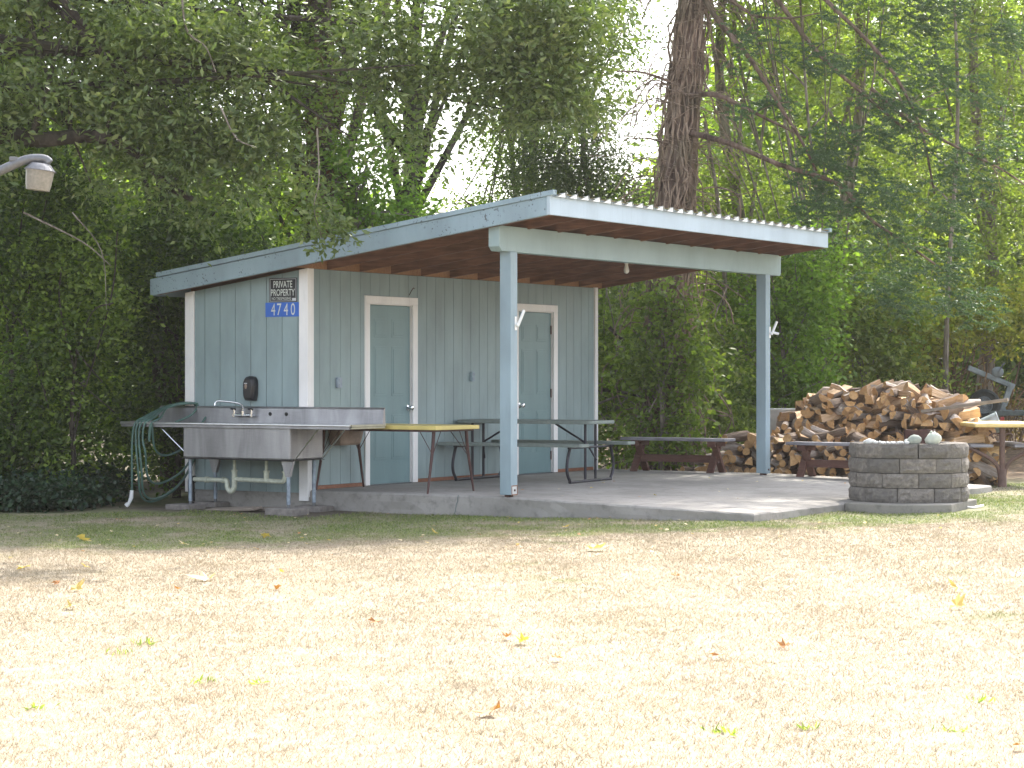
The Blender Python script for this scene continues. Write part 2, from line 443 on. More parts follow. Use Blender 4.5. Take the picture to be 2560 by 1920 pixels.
def zs(x):
    return 0.0 if x < 2.4 else -.0275*(x-2.4)
def build_slab():
    xs = [-1.66, -1, 0, 1, 1.8, 2.4, 3, 3.6, 4.2, 4.8, 5.28]
    # edge profile from the top, out to the face and down
    m = MB(); n = len(xs)
    import random as rr; q = rr.Random(3)
    loop = []
    for i in range(45): x = -1.66 + (5.28+1.66)*i/44; loop.append((x, .012))
    for i in range(1, 42): loop.append((5.28, .012 + 6.5*i/41))
    for i in range(1, 20): loop.append((5.28 - 6.94*i/19, 6.512))
    for i in range(1, 10): loop.append((-1.66, 6.512 - 6.5*i/10))
    N = len(loop); cx, cy = 1.8, 3.2
    rows = []
    for (ins, dz, jit) in ((.03, 0, .0), (.012, -.004, .004), (0, -.018, .006), (.0, -.09, .007), (.0, -.17, .008), (.0, -.42, .0)):
        row = []
        for (x, y) in loop:
            dx = -ins if x > 5.2 else (ins if x < -1.6 else 0); dy = ins if y < .1 else (-ins if y > 6.45 else 0)
            j = q.uniform(-jit, jit)
            row.append((x+dx + (j if x > 5.2 else 0), y+dy + (j if y < .1 else 0), zs(x)+dz + (q.uniform(-.002, .002) if dz < 0 else 0)))
        rows.append(row)
    v = [p for r in rows for p in r]; f = []
    for r in range(len(rows)-1):
        for k in range(N): f.append((r*N+k, r*N+(k+1)%N, (r+1)*N+(k+1)%N, (r+1)*N+k))
    m.add(v, f)
    # top sheet: strips across y
    top = rows[0]
    xa = sorted(set(round(p[0], 5) for p in top if p[1] < .1))
    for i in range(len(xa)-1):
        a, b = xa[i], xa[i+1]
        m.add([(a, .042, zs(a)), (b, .042, zs(b)), (b, 6.482, zs(b)), (a, 6.482, zs(a))], [(0, 1, 2, 3)])
    # fill the thin rim between the strips and the loop (ends)
    o = m.build('concrete_slab', M['slab']); tag(o, 'grey concrete floor slab under the shelter', None, None, 'structure')
    c = MB(); z = .0; pts = []
    x = 1.93
    while z > -.2: pts.append((x, z)); x += q.uniform(-.012, .012); z -= .02
    for i in range(len(pts)-1):
        (a, za), (b, zb) = pts[i], pts[i+1]; wd = .004
        c.add([(a-wd, .002, za), (a+wd, .002, za), (b+wd, .002, zb), (b-wd, .002, zb), (a, .03, za), (b, .03, zb)], [(0,1,2,3), (0,4,1), (3,2,5)])
    c.build('crack', M['gap'], o)
build_slab()

# ------------------------------------------------------------------ the shelter
SL = .136                                   # roof rise per metre along X
def zr(x): return 2.384 + SL*x              # underside of the rafters
shed = empty('picnic_shelter', (0, 0, 0), 'blue grey shelter with lean-to roof, two doors and open post and beam porch', 'shelter')

def sloped_box(m, x0, x1, y0, y1, za0, za1, zb0, zb1):
    """box between x0 (z za0..za1) and x1 (z zb0..zb1)"""
    m.add([(x0,y0,za0),(x1,y0,zb0),(x1,y1,zb0),(x0,y1,za0),(x0,y0,za1),(x1,y0,zb1),(x1,y1,zb1),(x0,y1,za1)],
          [(0,3,2,1),(4,5,6,7),(0,1,5,4),(1,2,6,5),(2,3,7,6),(3,0,4,7)])

# backing of the walls (what shows in the grooves)
wl = MB()
sloped_box(wl, -1.67, -.011, .004, .09, .0, zr(-1.67)-.003, .0, zr(0)-.003)     # sink wall core
for (y0, y1, z0) in ((.09, 1.10, .03), (1.97, 4.24, .03), (5.12, 6.20, .03), (1.10, 1.97, 2.06), (4.24, 5.12, 2.06)):
    wl.box(-.10, -.012, y0, y1, z0, 2.375)
sloped_box(wl, -1.67, -.11, 6.10, 6.195, .0, zr(-1.67)-.003, .0, zr(-.11)-.003)
wl.box(-1.668, -1.58, .09, 6.10, .0, zr(-1.68)-.003)
wl.build('wall_core', M['gap'], shed)
# vertical siding boards, sink wall
x = -1.56; q = random.Random(5)
edges = [-1.563] + [-1.418 + .2153*i for i in range(7)]
edges = [e for e in edges if e < -.11] + [-.101]
for a, b in zip(edges[:-1], edges[1:]):
    m = MB(); g = .0035
    sloped_box(m, a+g, b-g, -.012, .003, -.03, zr(a)-.004, -.03, zr(b)-.004)
    m.build('siding_board', M['siding'], shed)
# vertical siding boards, door wall
e = [.081, 1.138-.1887*5+.0]
ys = [.081]; y = 1.138 - .187*5
while y < 6.14: ys.append(y); y += .187
ys.append(6.145)
def door_span(a, b):
    for (d0, d1) in ((1.025, 2.054), (4.17, 5.196)):
        yield d0, d1
for a, b in zip(ys[:-1], ys[1:]):
    segs = [(a+.003, b-.003, .045)]
    for (d0, d1) in ((1.025, 2.054), (4.17, 5.196)):
        new = []
        for (s, t, zb) in segs:
            if t <= d0 or s >= d1: new.append((s, t, zb)); continue
            if s < d0 - .004: new.append((s, d0-.001, .045))
            if t > d1 + .004: new.append((d1+.001, t, .045))
            new.append((max(s, d0-.0), min(t, d1), 2.125))
        segs = new
    for (s, t, zb) in segs:
        if t - s > .008: MB().box(-.011, .004, s, t, zb, 2.378).build('siding_board', M['siding'], shed)
# rear and far walls, plain boards (unseen from the front)
MB().box(-1.69, -1.67, .0, 6.2, -.02, zr(-1.69)-.004).build('rear_wall_sheet', M['siding'], shed)
m = MB(); sloped_box(m, -1.67, -.02, 6.197, 6.212, -.02, zr(-1.67)-.004, -.02, zr(-.02)-.004); m.build('end_wall_sheet', M['siding'], shed)
# reddish sill strip at the foot of the door wall
for (a, b) in ((.085, 1.02), (2.06, 4.165), (5.20, 6.14)):
    MB().box(-.010, .0015, a, b, .002, .042).build('sill_strip', M['sill'], shed)
# corner boards
def trim(*a): return MB().box(*a).build('corner_board', M['white'], shed, bevel=.003)
m = MB(); sloped_box(m, -1.69, -1.566, -.03, -.001, -.06, zr(-1.69)-.004, -.06, zr(-1.566)-.004); m.build('corner_board', M['white'], shed, bevel=.003)
m = MB(); sloped_box(m, -.098, .02, -.032, -.004, -.115, zr(-.098)-.004, -.115, zr(.02)-.004); m.build('corner_board', M['white'], shed, bevel=.003)
m = MB(); sloped_box(m, -.006, .0205, -.0035, .0785, -.075, zr(0)-.004, -.075, zr(.02)-.006); m.build('corner_board', M['white'], shed, bevel=.003)
trim(-.010, .024, 6.148, 6.222, .0, 2.385)

# doors
def door(y0, y1, knob_y, hinge_side, t0, t1):
    d = MB().box(-.055, -.018, y0, y1, .012, 2.022).build('door', M['door'], shed, bevel=.003)
    wdt = (y1-y0)
    cols = [(y0+.115, y0+wdt/2-.05), (y0+wdt/2+.05, y1-.115)]
    for (a, b) in cols:
        for (z0, z1) in ((1.66, 1.87), (1.0, 1.56), (.28, .79)):
            pm = MB()
            pm.box(-.018, -.0145, a, b, z0, z1)
            pm.box(-.0145, -.011, a+.028, b-.028, z0+.028, z1-.028)
            pm.build('door_panel', M['door'], d, bevel=.0025)
    k = MB()
    Mx = Matrix.Translation((-.018, knob_y, .862)) @ Matrix.Rotation(R_(90), 4, 'Y')
    k.lathe([(.033, 0), (.033, .006), (.013, .012), (.012, .035), (.024, .042), (.031, .055), (.028, .068), (.015, .075)], 16, Mx)
    k.build('door_knob', M['chrome'], d, True)
    for z in (.225, 1.01, 1.81):
        yy = y1 - .006 if hinge_side > 0 else y0 + .006
        MB().box(-.02, -.008, yy-.01, yy+.012, z-.055, z+.055).build('hinge', M['rust'] if hinge_side > 0 else M['chrome'], d)
    jam = MB()
    jam.box(-.10, -.006, t0+.075, y0-.004, .012, 2.05); jam.box(-.10, -.006, y1+.004, t1-.075, .012, 2.05); jam.box(-.10, -.006, y0-.004, y1+.004, 2.028, 2.062)
    jam.build('door_jamb', M['white'], shed)
    MB().box(.0, .022, t0, y0-.012, .006, 2.036).build('door_casing', M['white'], shed, bevel=.003)
    MB().box(.0, .022, y1+.012, t1, .006, 2.036).build('door_casing', M['white'], shed, bevel=.003)
    MB().box(.0, .0235, t0, t1, 2.037, 2.122).build('door_casing', M['white'], shed, bevel=.003)
    MB().box(-.09, .012, y0, y1, .002, .011).build('threshold', M['alum'], shed)
    MB().box(-.095, -.056, y0-.002, y1+.002, .005, 2.03).build('door_backing', M['gap'], d)
door(1.124, 1.946, 1.905, -1, 1.025, 2.054)
door(4.268, 5.09, 4.33, 1, 4.17, 5.196)

# roof
YA, YB = -.28, 6.41
XL, XH = -1.98, 3.2
for k in range(12):
    yk = -.255 + k*(6.665-.038)/11
    if k == 0: yk = -.2395
    m = MB(); sloped_box(m, XL+.06, XH-.041, yk, yk+.038, zr(XL+.06), zr(XL+.06)+.15, zr(XH-.041), zr(XH-.041)+.15)
    m.build('rafter', M['rafter'], shed)
    if k < 11:
        y2 = -.255 + (k+1)*(6.665-.038)/11
        MB().box(-.042, -.004, yk+.039, y2-.001, zr(0)-.0, zr(0)+.138).build('blocking', M['block'], shed)
for k in range(9):
    xa = XL+.06+k*.57; xb = min(xa+.566, XH-.042)
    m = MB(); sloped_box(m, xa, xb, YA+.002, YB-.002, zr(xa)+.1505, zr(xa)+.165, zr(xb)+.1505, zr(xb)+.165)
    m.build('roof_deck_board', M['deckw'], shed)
m = MB(); sloped_box(m, XL, XH-.0405, YA-.0, YA+.038, zr(XL)+.0, zr(XL)+.185, zr(XH)-.005, zr(XH)+.18); m.build('barge_board', M['fascia'], shed, bevel=.004)
m = MB(); m.box(XH-.04, XH, YA-.003, YB+.003, 2.817, 3.021); m.build('front_fascia', M['fascia_sky_lit'], shed, bevel=.004)
m = MB(); m.box(XL-.001, XL+.037, YA+.039, YB-.039, zr(XL)+.0, zr(XL)+.18); m.build('rear_fascia', M['fascia'], shed, bevel=.004)
# metal rake trim above the barge board
for yy, s in ((YA, -1), (YB, 1)):
    m = MB()
    y0, y1 = (yy-.018, yy+.05) if s < 0 else (yy-.05, yy+.018)
    sloped_box(m, XL+.10, XH+.045, y0, y1, zr(XL+.1)+.192, zr(XL+.1)+.242, zr(XH+.045)+.186, zr(XH+.045)+.236)
    m.build('rake_trim', M['fascia'], shed, bevel=.003)
# corrugated roof sheet: long ramp, short drop, repeated
m = MB(); prof = []; y = YA+.052; pitch = .2285; ribs = []
while y < YB-.052:
    e2 = min(y+pitch, YB-.05)
    prof += [(y, 0), (y+pitch*.16, 0), (y+pitch*.78, .046), (y+pitch*.86, .046)] if e2 == y+pitch else [(y, 0), (e2, 0)]
    if e2 == y+pitch: ribs.append(y)
    y += pitch
x0, x1 = XL-.02, XH+.035
za, zb = zr(x0)+.194, zr(x1)+.179
v = []
for (yy, h) in prof: v += [(x0, yy, za+h), (x1, yy, zb+h), (x0, yy, za+h-.0015), (x1, yy, zb+h-.0015)]
f = []
for i in range(len(prof)-1):
    a = 4*i; b = 4*i+4
    f += [(a, a+1, b+1, b), (a+2, b+2, b+3, a+3), (a+1, a+3, b+3, b+1)]
m.add(v, f); m.build('roof_sheet', M['galv'], shed)
for yb in ribs:
    c = MB(); poly = [(yb+pitch*.18, .001), (yb+pitch*.775, .0435), (yb+pitch*.80, .0435), (yb+pitch*.83, .001)]
    vv = [(x1-.012, p[0], zb-.0035+p[1]-.001) for p in poly] + [(x1-.002, p[0], zb-.002+p[1]-.001) for p in poly]
    c.add(vv, [(3,2,1,0), (4,5,6,7), (0,1,5,4), (1,2,6,5), (2,3,7,6), (3,0,4,7)])
    c.build('rib_end_fill', M['capwhite'], shed)  # white filler drawn in each rib end
m = MB(); q = random.Random(8); y = YA+.05
while y < YB-.05:
    h = q.uniform(.004, .014); l_ = q.uniform(.03, .09)
    m.box(XH+.001, XH+.03, y, min(y+l_, YB-.04), 3.0225, 3.0225+h); y += l_
m.build('moss_line', M['mossy'], shed)
g_ = np.random.default_rng(17); n_ = 90       # leaf crumbs lying along the rake trim
xx_ = g_.uniform(-1.2, 3.1, n_); xx_ = np.where(g_.random(n_) < .6, g_.uniform(.2, 2.4, n_), xx_)
m = MB()
for xv in xx_:
    y0 = YA-.016+g_.uniform(0, .05); z0 = zr(xv)+.240 - .0012*(xv-XL); r_ = g_.uniform(.006, .018); a_ = g_.uniform(0, 6.28)
    m.add([(xv, y0, z0), (xv+r_*math.cos(a_), y0+r_*math.sin(a_), z0+.010), (xv+r_*1.2*math.cos(a_+1), y0+r_*1.2*math.sin(a_+1), z0+.004)], [(0, 1, 2)])
o = m.build('leaf_litter', M['mossy'], shed); o['kind'] = 'stuff'
# beam with clipped ends, and posts
for sy in (0,):
    m = MB(); a, b = -.19, 6.43; z0, z1 = 2.485, 2.742
    poly = [(a, z0+.045), (a+.05, z0), (b-.02, z0), (b, z0+.03), (b, z1), (a, z1)]
    v = [(2.42, p[0], p[1]) for p in poly] + [(2.55, p[0], p[1]) for p in poly]; n = 6
    m.add(v, [tuple(range(n-1,-1,-1)), tuple(range(n, 2*n))] + [(i,(i+1)%n,n+(i+1)%n,n+i) for i in range(n)])
    m.build('beam', M['beam'], shed, bevel=.004)
for k, yp in enumerate((.005, 5.965)):
    p = MB().box(2.432, 2.562, yp, yp+.13, zs(2.5)+.022, 2.484).build('post', M['blue'], shed, bevel=.004)
    b = MB(); b.box(2.562, 2.5655, yp+.012, yp+.125, .015, .115); b.build('post_bracket', M['blue'] if k else M['galv'], p)
    e_ = MB(); zb0 = .0
    for (ya_, yb_, z0_, z1_) in ((yp+.012, yp+.125, .015, .025), (yp+.012, yp+.022, .025, .105), (yp+.115, yp+.125, .025, .105), (yp+.012, yp+.125, .105, .115)):
        e_.box(2.5655, 2.567, ya_, yb_, z0_, z1_)
    if k == 0: e_.build('rust_stain', M['rust2'], p)
    bo = MB(); bo.lathe([(.012, 0), (.012, .006), (.006, .010)], 6, Matrix.Translation((2.566, yp+.07, .065)) @ Matrix.Rotation(R_(90), 4, 'Y')); bo.build('bolt', M['rust'], p)
    MB().box(2.47, 2.53, yp+.03, yp+.1, zs(2.5)-.003, zs(2.5)+.024).build('post_base', M['rust'], p)
    # the beam sits on the post with a knee plate behind
# bulb under the porch roof
t = empty('light_bulb', (2.06, 3.2, 2.62), 'bare white light bulb in holder hanging behind the porch beam', 'light bulb')
t.location = (2.126, 3.2, 2.40)
h = MB(); h.lathe([(.022, .105), (.024, .14), (.05, .262), (.05, .276)], 14); h.build('lamp_holder', M['plwhite'], t, True)
h = MB(); h.lathe([(.006, -.002), (.022, .004), (.031, .025), (.032, .045), (.024, .075), (.016, .105)], 16); h.build('bulb_glass', M['bulb'], t, True)

# ------------------------------------------------------------------ signs and wall fittings
def lettering(txt, parent, cx, cz, wd, ht, mat, y, fat=0.0):
    cu = bpy.data.curves.new('lettering', 'FONT'); cu.body = txt; cu.size = 1; cu.align_x = 'CENTER'; cu.offset = fat; cu.resolution_u = 3
    tmp = bpy.data.objects.new('tmp', cu); col.objects.link(tmp); bpy.context.view_layer.update()
    me = bpy.data.meshes.new_from_object(tmp.evaluated_get(bpy.context.evaluated_depsgraph_get()))
    bpy.data.objects.remove(tmp)
    co = np.empty(len(me.vertices)*3, np.float32); me.vertices.foreach_get('co', co); co = co.reshape(-1, 3)
    lo, hi = co.min(0), co.max(0); u = (co[:, 0]-lo[0])/(hi[0]-lo[0])-.5; v = (co[:, 1]-lo[1])/(hi[1]-lo[1])-.5
    out = np.stack([cx+u*wd, np.full(len(u), y), cz+v*ht], -1).astype(np.float32)
    me.vertices.foreach_set('co', out.ravel()); me.materials.clear(); me.materials.append(mat); me.update()
    return link_mesh('lettering', me, parent)
s = MB().box(-.512, -.136, -.0175, -.0125, 2.025, 2.285).build('private_property_sign', M['blackp'], bevel=.001)
tag(s, 'black sign reading PRIVATE PROPERTY NO TRESPASSING under the eave', 'sign')
b = MB()
for (a0, a1, z0, z1) in ((-.502, -.146, 2.270, 2.275), (-.502, -.146, 2.034, 2.039), (-.502, -.497, 2.039, 2.270), (-.151, -.146, 2.039, 2.270)): b.box(a0, a1, -.0185, -.0176, z0, z1)
b.box(-.200, -.152, -.0185, -.0176, 2.040, 2.066)
b.build('border_line', M['silver'], s)
lettering('PRIVATE', s, -.326, 2.217, .255, .074, M['letter'], -.0188, .012)
lettering('PROPERTY', s, -.326, 2.128, .325, .074, M['letter'], -.0188, .012)
lettering('NO TRESPASSING', s, -.345, 2.063, .262, .030, M['letter'], -.0188, .006)
s = MB().box(-.566, -.0995, -.0165, -.0125, 1.866, 2.021).build('house_number_sign', M['signblue'], bevel=.001)
tag(s, 'blue number plate reading 4740 below the black sign', 'sign')
for ch, cx in (('4', -.459), ('7', -.376), ('4', -.285), ('0', -.190)):
    lettering(ch, s, cx, 1.946, .058, .128, M['letter'], -.0178, .0)

t = empty('soap_dispenser', (-.745, -.012, .955), 'black plastic soap dispenser on the wall above the steel sink', 'soap dispenser'); t.scale = (.86, 1, 1)
m = MB(); pr = [(-.085, .03), (-.092, .06), (-.095, .18), (-.088, .225), (-.06, .262), (0, .272), (.06, .262), (.088, .225), (.095, .18), (.088, .06), (.07, .0), (-.07, .0)]
n = len(pr); v = [(p[0], 0, p[1]) for p in pr] + [(p[0]*.98, -.06, p[1]*.98+.003) for p in pr] + [(p[0]*.72, -.098, .135+(p[1]-.135)*.78) for p in pr]
m.add(v, [tuple(range(n)), tuple(range(3*n-1, 2*n-1, -1))] + [(i, n+i, n+(i+1)%n, (i+1)%n) for i in range(n)] + [(n+i, 2*n+i, 2*n+(i+1)%n, n+(i+1)%n) for i in range(n)])
m.build('housing', M['blackpl'], t, True, bevel=.008)
m = MB(); m.lathe([(.022, 0), (.022, .003)], 6, Matrix.Translation((-.02, -.0985, .16)) @ Matrix.Rotation(R_(90), 4, 'X') @ Matrix.Scale(1.5, 4, (0, 1, 0))); m.build('window', M['tan'], t)
m = MB(); m.box(-.045, .0, -.1015, -.098, .185, .195); m.build('label_strip', M['silver'], t)

def outlet(name, y, z, label, wd=.075, mat='siding'):
    t = empty(name, (.006, y, z), label, 'outlet box')
    MB().box(0, .03, -wd/2, wd/2, -.058, .058).build('cover_plate', M['gal2'] if mat == 'grey' else M['blue'], t, bevel=.004)
    for dz in (-.028, .028):
        MB().box(.03, .036, -.02, .02, dz-.018, dz+.018).build('socket_flap', M['gal2'], t, bevel=.002)
outlet('outlet_box', .527, 1.152, 'grey outlet box on the wall between sink corner and first door', .085, 'grey')
outlet('outlet_box', 3.205, 1.222, 'pale outlet box on the wall midway between the two doors', .07)
hk = MB(); hk.tube(spline([(.006, 1.90, 2.15), (.02, 1.905, 2.18), (.03, 1.925, 2.215), (.035, 1.945, 2.235), (.05, 1.94, 2.225)], 5), .004, 6)
tag(hk.build('wall_hook', M['rust'], None, True), 'small dark metal hook above the first door', 'hook')

def bracket(loc, rz, label, double=False):
    t = empty('flag_bracket', loc, label, 'flagpole bracket', rz)
    MB().box(0, .006, -.022, .022, -.07, .07).build('mounting_plate', M['plwhite'], t, bevel=.003)
    m = MB(); m.tube([(.0, 0, -.015), (.035, 0, -.012)], .022, 12); m.build('elbow', M['plwhite'], t, True)
    m = MB(); m.tube([(.025, 0, -.03), (.075, .045, .135)], .016, 12); m.build('pole_socket', M['plwhite'], t, True)
    if double:
        m = MB(); m.tube([(.03, 0, .0), (.10, .05, -.02)], .016, 12); m.build('pole_socket', M['plwhite'], t, True)
bracket((2.562, .10, 1.76), 0.0, 'white flagpole bracket on the near porch post')
bracket((2.562, 6.08, 1.77), 0.0, 'white flagpole bracket on the far porch post', True)

# ------------------------------------------------------------------ steel sink
sk = empty('steel_sink', (-.45, -.35, -.2), 'large stainless steel outdoor sink with long drainboards against the end wall', 'sink')
sk.location = (0, 0, 0)
m = MB(); m.box(-1.19, .262, -.655, -.075, .342, .694); m.build('basin', M['steel'], sk, bevel=.02)
m = MB(); m.box(-1.2, .272, -.665, -.070, .336, .342); m.build('basin_seam', M['black'], sk)
m = MB(); m.box(-2.05, 1.05, -.66, -.06, .694, .706); m.build('drainboard', M['steel'], sk)
m = MB()
m.tube([(-2.06, -.665, .712), (1.05, -.665, .712)], .016, 10); m.tube([(-2.06, -.665, .712), (-2.06, -.07, .712)], .016, 10)
m.build('rolled_rim', M['brightrim'], sk, True)
m = MB(); m.box(-2.05, 1.04, -.675, -.655, .672, .70); m.build('rim_apron', M['steel'], sk, bevel=.004)
m = MB(); m.tube([(1.05, -.66, .708), (1.05, -.07, .708)], .018, 10); m.box(1.04, 1.062, -.66, -.07, .68, .708); m.build('end_rim', M['dullrim'], sk, True)
m = MB(); v = [(-2.03, -.085, .706), (1.04, -.085, .706), (1.04, -.066, .872), (-2.03, -.066, .872), (-2.03, -.04, .895), (1.04, -.04, .895), (-2.03, -.032, .706), (1.04, -.032, .706)]
m.add(v, [(0,1,2,3), (3,2,5,4), (4,5,7,6), (0,3,4,6), (1,7,5,2), (0,6,7,1)]); m.build('backsplash', M['steel'], sk)
for (x, y) in ((-1.13, -.60), (.20, -.60), (-1.18, -.12), (.17, -.12)):
    l = MB().tube([(x, y, -.12), (x, y, .34)], .021, 12).build('leg', M['gal2'], sk, True)
    MB().tube([(x, y, -.155), (x, y, -.07)], .017, 12).build('leg_foot', M['alum'], l, True)
    c = MB(); c.lathe([(.022, .16), (.09, .34)], 4, Matrix.Translation((x, y, 0)) @ Matrix.Rotation(R_(45), 4, 'Z')); 
    g = MB()
    for (dx, dy) in ((1, 0), (-1, 0), (0, 1), (0, -1)):
        pass
    g.add([(x-.08, y-.024, .338), (x+.08, y-.024, .338), (x+.022, y-.024, .17), (x-.022, y-.024, .17), (x-.08, y-.021, .338), (x+.08, y-.021, .338), (x+.022, y-.021, .17), (x-.022, y-.021, .17)],
          [(0,3,2,1), (4,5,6,7), (0,1,5,4), (1,2,6,5), (2,3,7,6), (3,0,4,7)])
    g.add([(x+.024, y-.024, .338), (x+.024, y+.08, .338), (x+.024, y+.022, .17), (x+.024, y-.022, .17), (x+.021, y-.024, .338), (x+.021, y+.08, .338), (x+.021, y+.022, .17), (x+.021, y-.022, .17)],
          [(0,3,2,1), (4,5,6,7), (0,1,5,4), (1,2,6,5), (2,3,7,6), (3,0,4,7)])
    if (x, y) in ((.20, -.60), (-1.18, -.12)): g.build('leg_gusset', M['steel'], sk)
for (a, b) in (((-1.195, -.62, .41), (-1.56, -.62, .69)), ((.268, -.60, .335), (.60, -.60, .685)), ((.268, -.12, .335), (.60, -.12, .685)), ((-1.195, -.12, .41), (-1.56, -.12, .69))):
    MB().tube([a, b], .008, 8).build('brace_rod', M['chrome'], sk, True)
m = MB()
Y = -.35
m.tube([(-1.30, Y, .10), (-.87, Y, .10)], .026, 10)
m.tube(spline([(-.88, Y, .10), (-.83, Y, .09), (-.82, Y, .02), (-.775, Y, -.02), (-.73, Y, .02), (-.725, Y, .09)], 6), .029, 10)
m.tube([(-.725, Y, .06), (-.725, Y, .20)], .031, 10); m.tube([(-.72, Y, .115), (-.12, Y, .105)], .026, 10)
m.tube(spline([(-.13, Y, .105), (-.06, Y, .11), (-.04, Y, .17), (-.04, Y, .215)], 5), .026, 10)
m.tube([(-.29, Y, .11), (-.29, Y, .21)], .030, 10)
m.tube([(-1.13, Y, .10), (-1.09, Y, .10)], .034, 10); m.tube([(-.89, Y, .10), (-.86, Y, .10)], .034, 10)
m.build('drain_pipe', M['pvc'], sk, True)
for xx in (-.725, -.29, -.04):
    m = MB(); m.tube([(xx, Y, .18), (xx, Y, .345)], .018, 10); m.tube([(xx, Y, .195), (xx, Y, .215)], .036, 10); m.build('tailpiece', M['pvc'], sk, True)
m = MB(); m.tube(spline([(-1.28, Y, .10), (-1.34, Y+.02, .09), (-1.37, Y+.05, -.02), (-1.40, Y+.1, -.24)], 6), .038, 10); m.build('drain_elbow', M['black'], sk, True)
# faucet on the backsplash
fc = MB(); yb = -.082
fc.tube([(-.92, yb, .805), (-.65, yb-.03, .805)], .001, 4)
for xx in (-.905, -.665):
    fc.tube([(xx, yb+.005, .800), (xx, yb-.06, .800)], .019, 12)
    fc.tube([(xx, yb-.05, .800), (xx, yb-.05, .862)], .013, 10)
fc.tube([(-.905, yb-.05, .800), (-.665, yb-.05, .800)], .014, 10)
fc.tube([(-.785, yb-.05, .795), (-.785, yb-.05, .845)], .017, 12)
sp = spline([(-.785, yb-.05, .84), (-.785, yb-.06, .90), (-.82, yb-.12, .935), (-.95, yb-.24, .955), (-.985, yb-.27, .94), (-.99, yb-.28, .905)], 7)
fc.tube(sp, .011, 10)
f_ = fc.build('faucet', M['chrome'], sk, True)
for xx in (-.905, -.665):
    h = MB(); h.tube([(xx-.045, yb-.055, .868), (xx+.015, yb-.05, .862)], [.009, .012], 8); h.build('faucet_handle', M['blackpl'], f_, True)
for xx in (-.455, -.235):
    h = MB(); h.lathe([(.021, 0), (.021, .004)], 16, Matrix.Translation((xx, -.0745, .815)) @ Matrix.Rotation(R_(90+6), 4, 'X')); h.build('plug_hole', M['black'], sk)
for (x0, x1, y0, y1, lb) in ((-1.33, -1.0, -.78, -.50, 'grey concrete paver under the front leg at the hose end of the sink'), (.04, .40, -.80, -.50, 'grey concrete paver under the front leg nearest the porch'),
        (-1.36, -1.06, -.27, -.02, 'grey concrete paver under the rear leg at the hose end of the sink'), (.02, .36, -.27, -.02, 'grey concrete paver under the rear leg nearest the porch')):
    o = MB().box(x0, x1, y0, y1, -.235, -.152).build('paver', M['paver'], bevel=.008); tag(o, lb, 'paver')
for (cx, cy, rz, l, lb) in ((-.52, -.62, 8, .6, 'flat weathered board lying in the dirt under the sink'), (-.22, -.40, -16, .5, 'short tilted board beside the paver under the sink')):
    o = MB().box(-l/2, l/2, -.09, .09, -.012, .016).build('loose_board', M['board'], loc=(cx, cy, -.19), rot=(R_(4), R_(-3), R_(rz)), bevel=.004); tag(o, lb, 'board')

# hose draped over the left end
hp = [(-1.60, -.30, .715), (-1.50, -.14, .80), (-1.52, -.02, .90), (-1.62, .02, .915)]
def loop(x_rim, zb, xb, back):
    return [(-1.66+back, -.06, .925), (-1.80+back*.5, -.25, .88), (x_rim+.03, -.56, .775), (x_rim, -.69, .70), (x_rim-.005, -.71, .52),
            (x_rim+.02, -.70, zb+.35), ((x_rim+xb)/2-.03, -.62, zb+.07), (xb-.02, -.45, zb), (xb+.13, -.25, zb+.14), (xb+.20, -.06, zb+.42), (xb+.18, .02, .55), (-1.60+back, .0, .86)]
for (xr, zb, xb, bk) in ((-1.80, -.15, -1.76, .0), (-1.755, -.12, -1.73, .04), (-1.70, .05, -1.66, .08), (-1.61, .36, -1.55, .12)):
    hp += loop(xr, zb, xb, bk)
hp += [(-1.62, -.05, .93), (-1.80, -.22, .885), (-1.82, -.56, .775), (-1.84, -.69, .70), (-1.85, -.72, .5), (-1.85, -.725, .2), (-1.855, -.72, -.03)]
t = empty('garden_hose', (-1.8, -.4, -.2), 'dark green garden hose draped in loops over the end of the steel sink', 'hose')
t.location = (0, 0, 0)
MB().tube(spline(hp, 6), .0122, 8).build('hose_tube', M['hose'], t, True)
m = MB(); m.tube([(-1.855, -.72, -.02), (-1.86, -.725, -.10), (-1.885, -.745, -.175)], [.02, .024, .017], 10); m.tube([(-1.885, -.745, -.165), (-1.905, -.76, -.19)], [.025, .027], 10)
m.build('nozzle', M['plwhite'], t, True)

# tan bin hung on the wall between the sink and the first door
t = empty('wall_bin', (.008, .56, .47), 'tan plastic bin fixed to the wall below the drainboard end', 'bin')
m = MB(); v = []
for (z, hw, dd) in ((0, .17, .13), (.02, .19, .15), (.20, .225, .18)):
    for (sx, sy) in ((0, -1), (1, -1), (1, 1), (0, 1)): v.append((sx*dd, sy*hw, z))
m.add(v, [(3,2,1,0)] + [(4*r+i, 4*r+(i+1)%4, 4*r+4+(i+1)%4, 4*r+4+i) for r in range(2) for i in range(4)]); m.build('tub', M['tan'], t, bevel=.01)
m = MB(); m.box(0, .19, -.235, .235, .20, .215); m.build('bin_lid', M['tan'], t, bevel=.004)

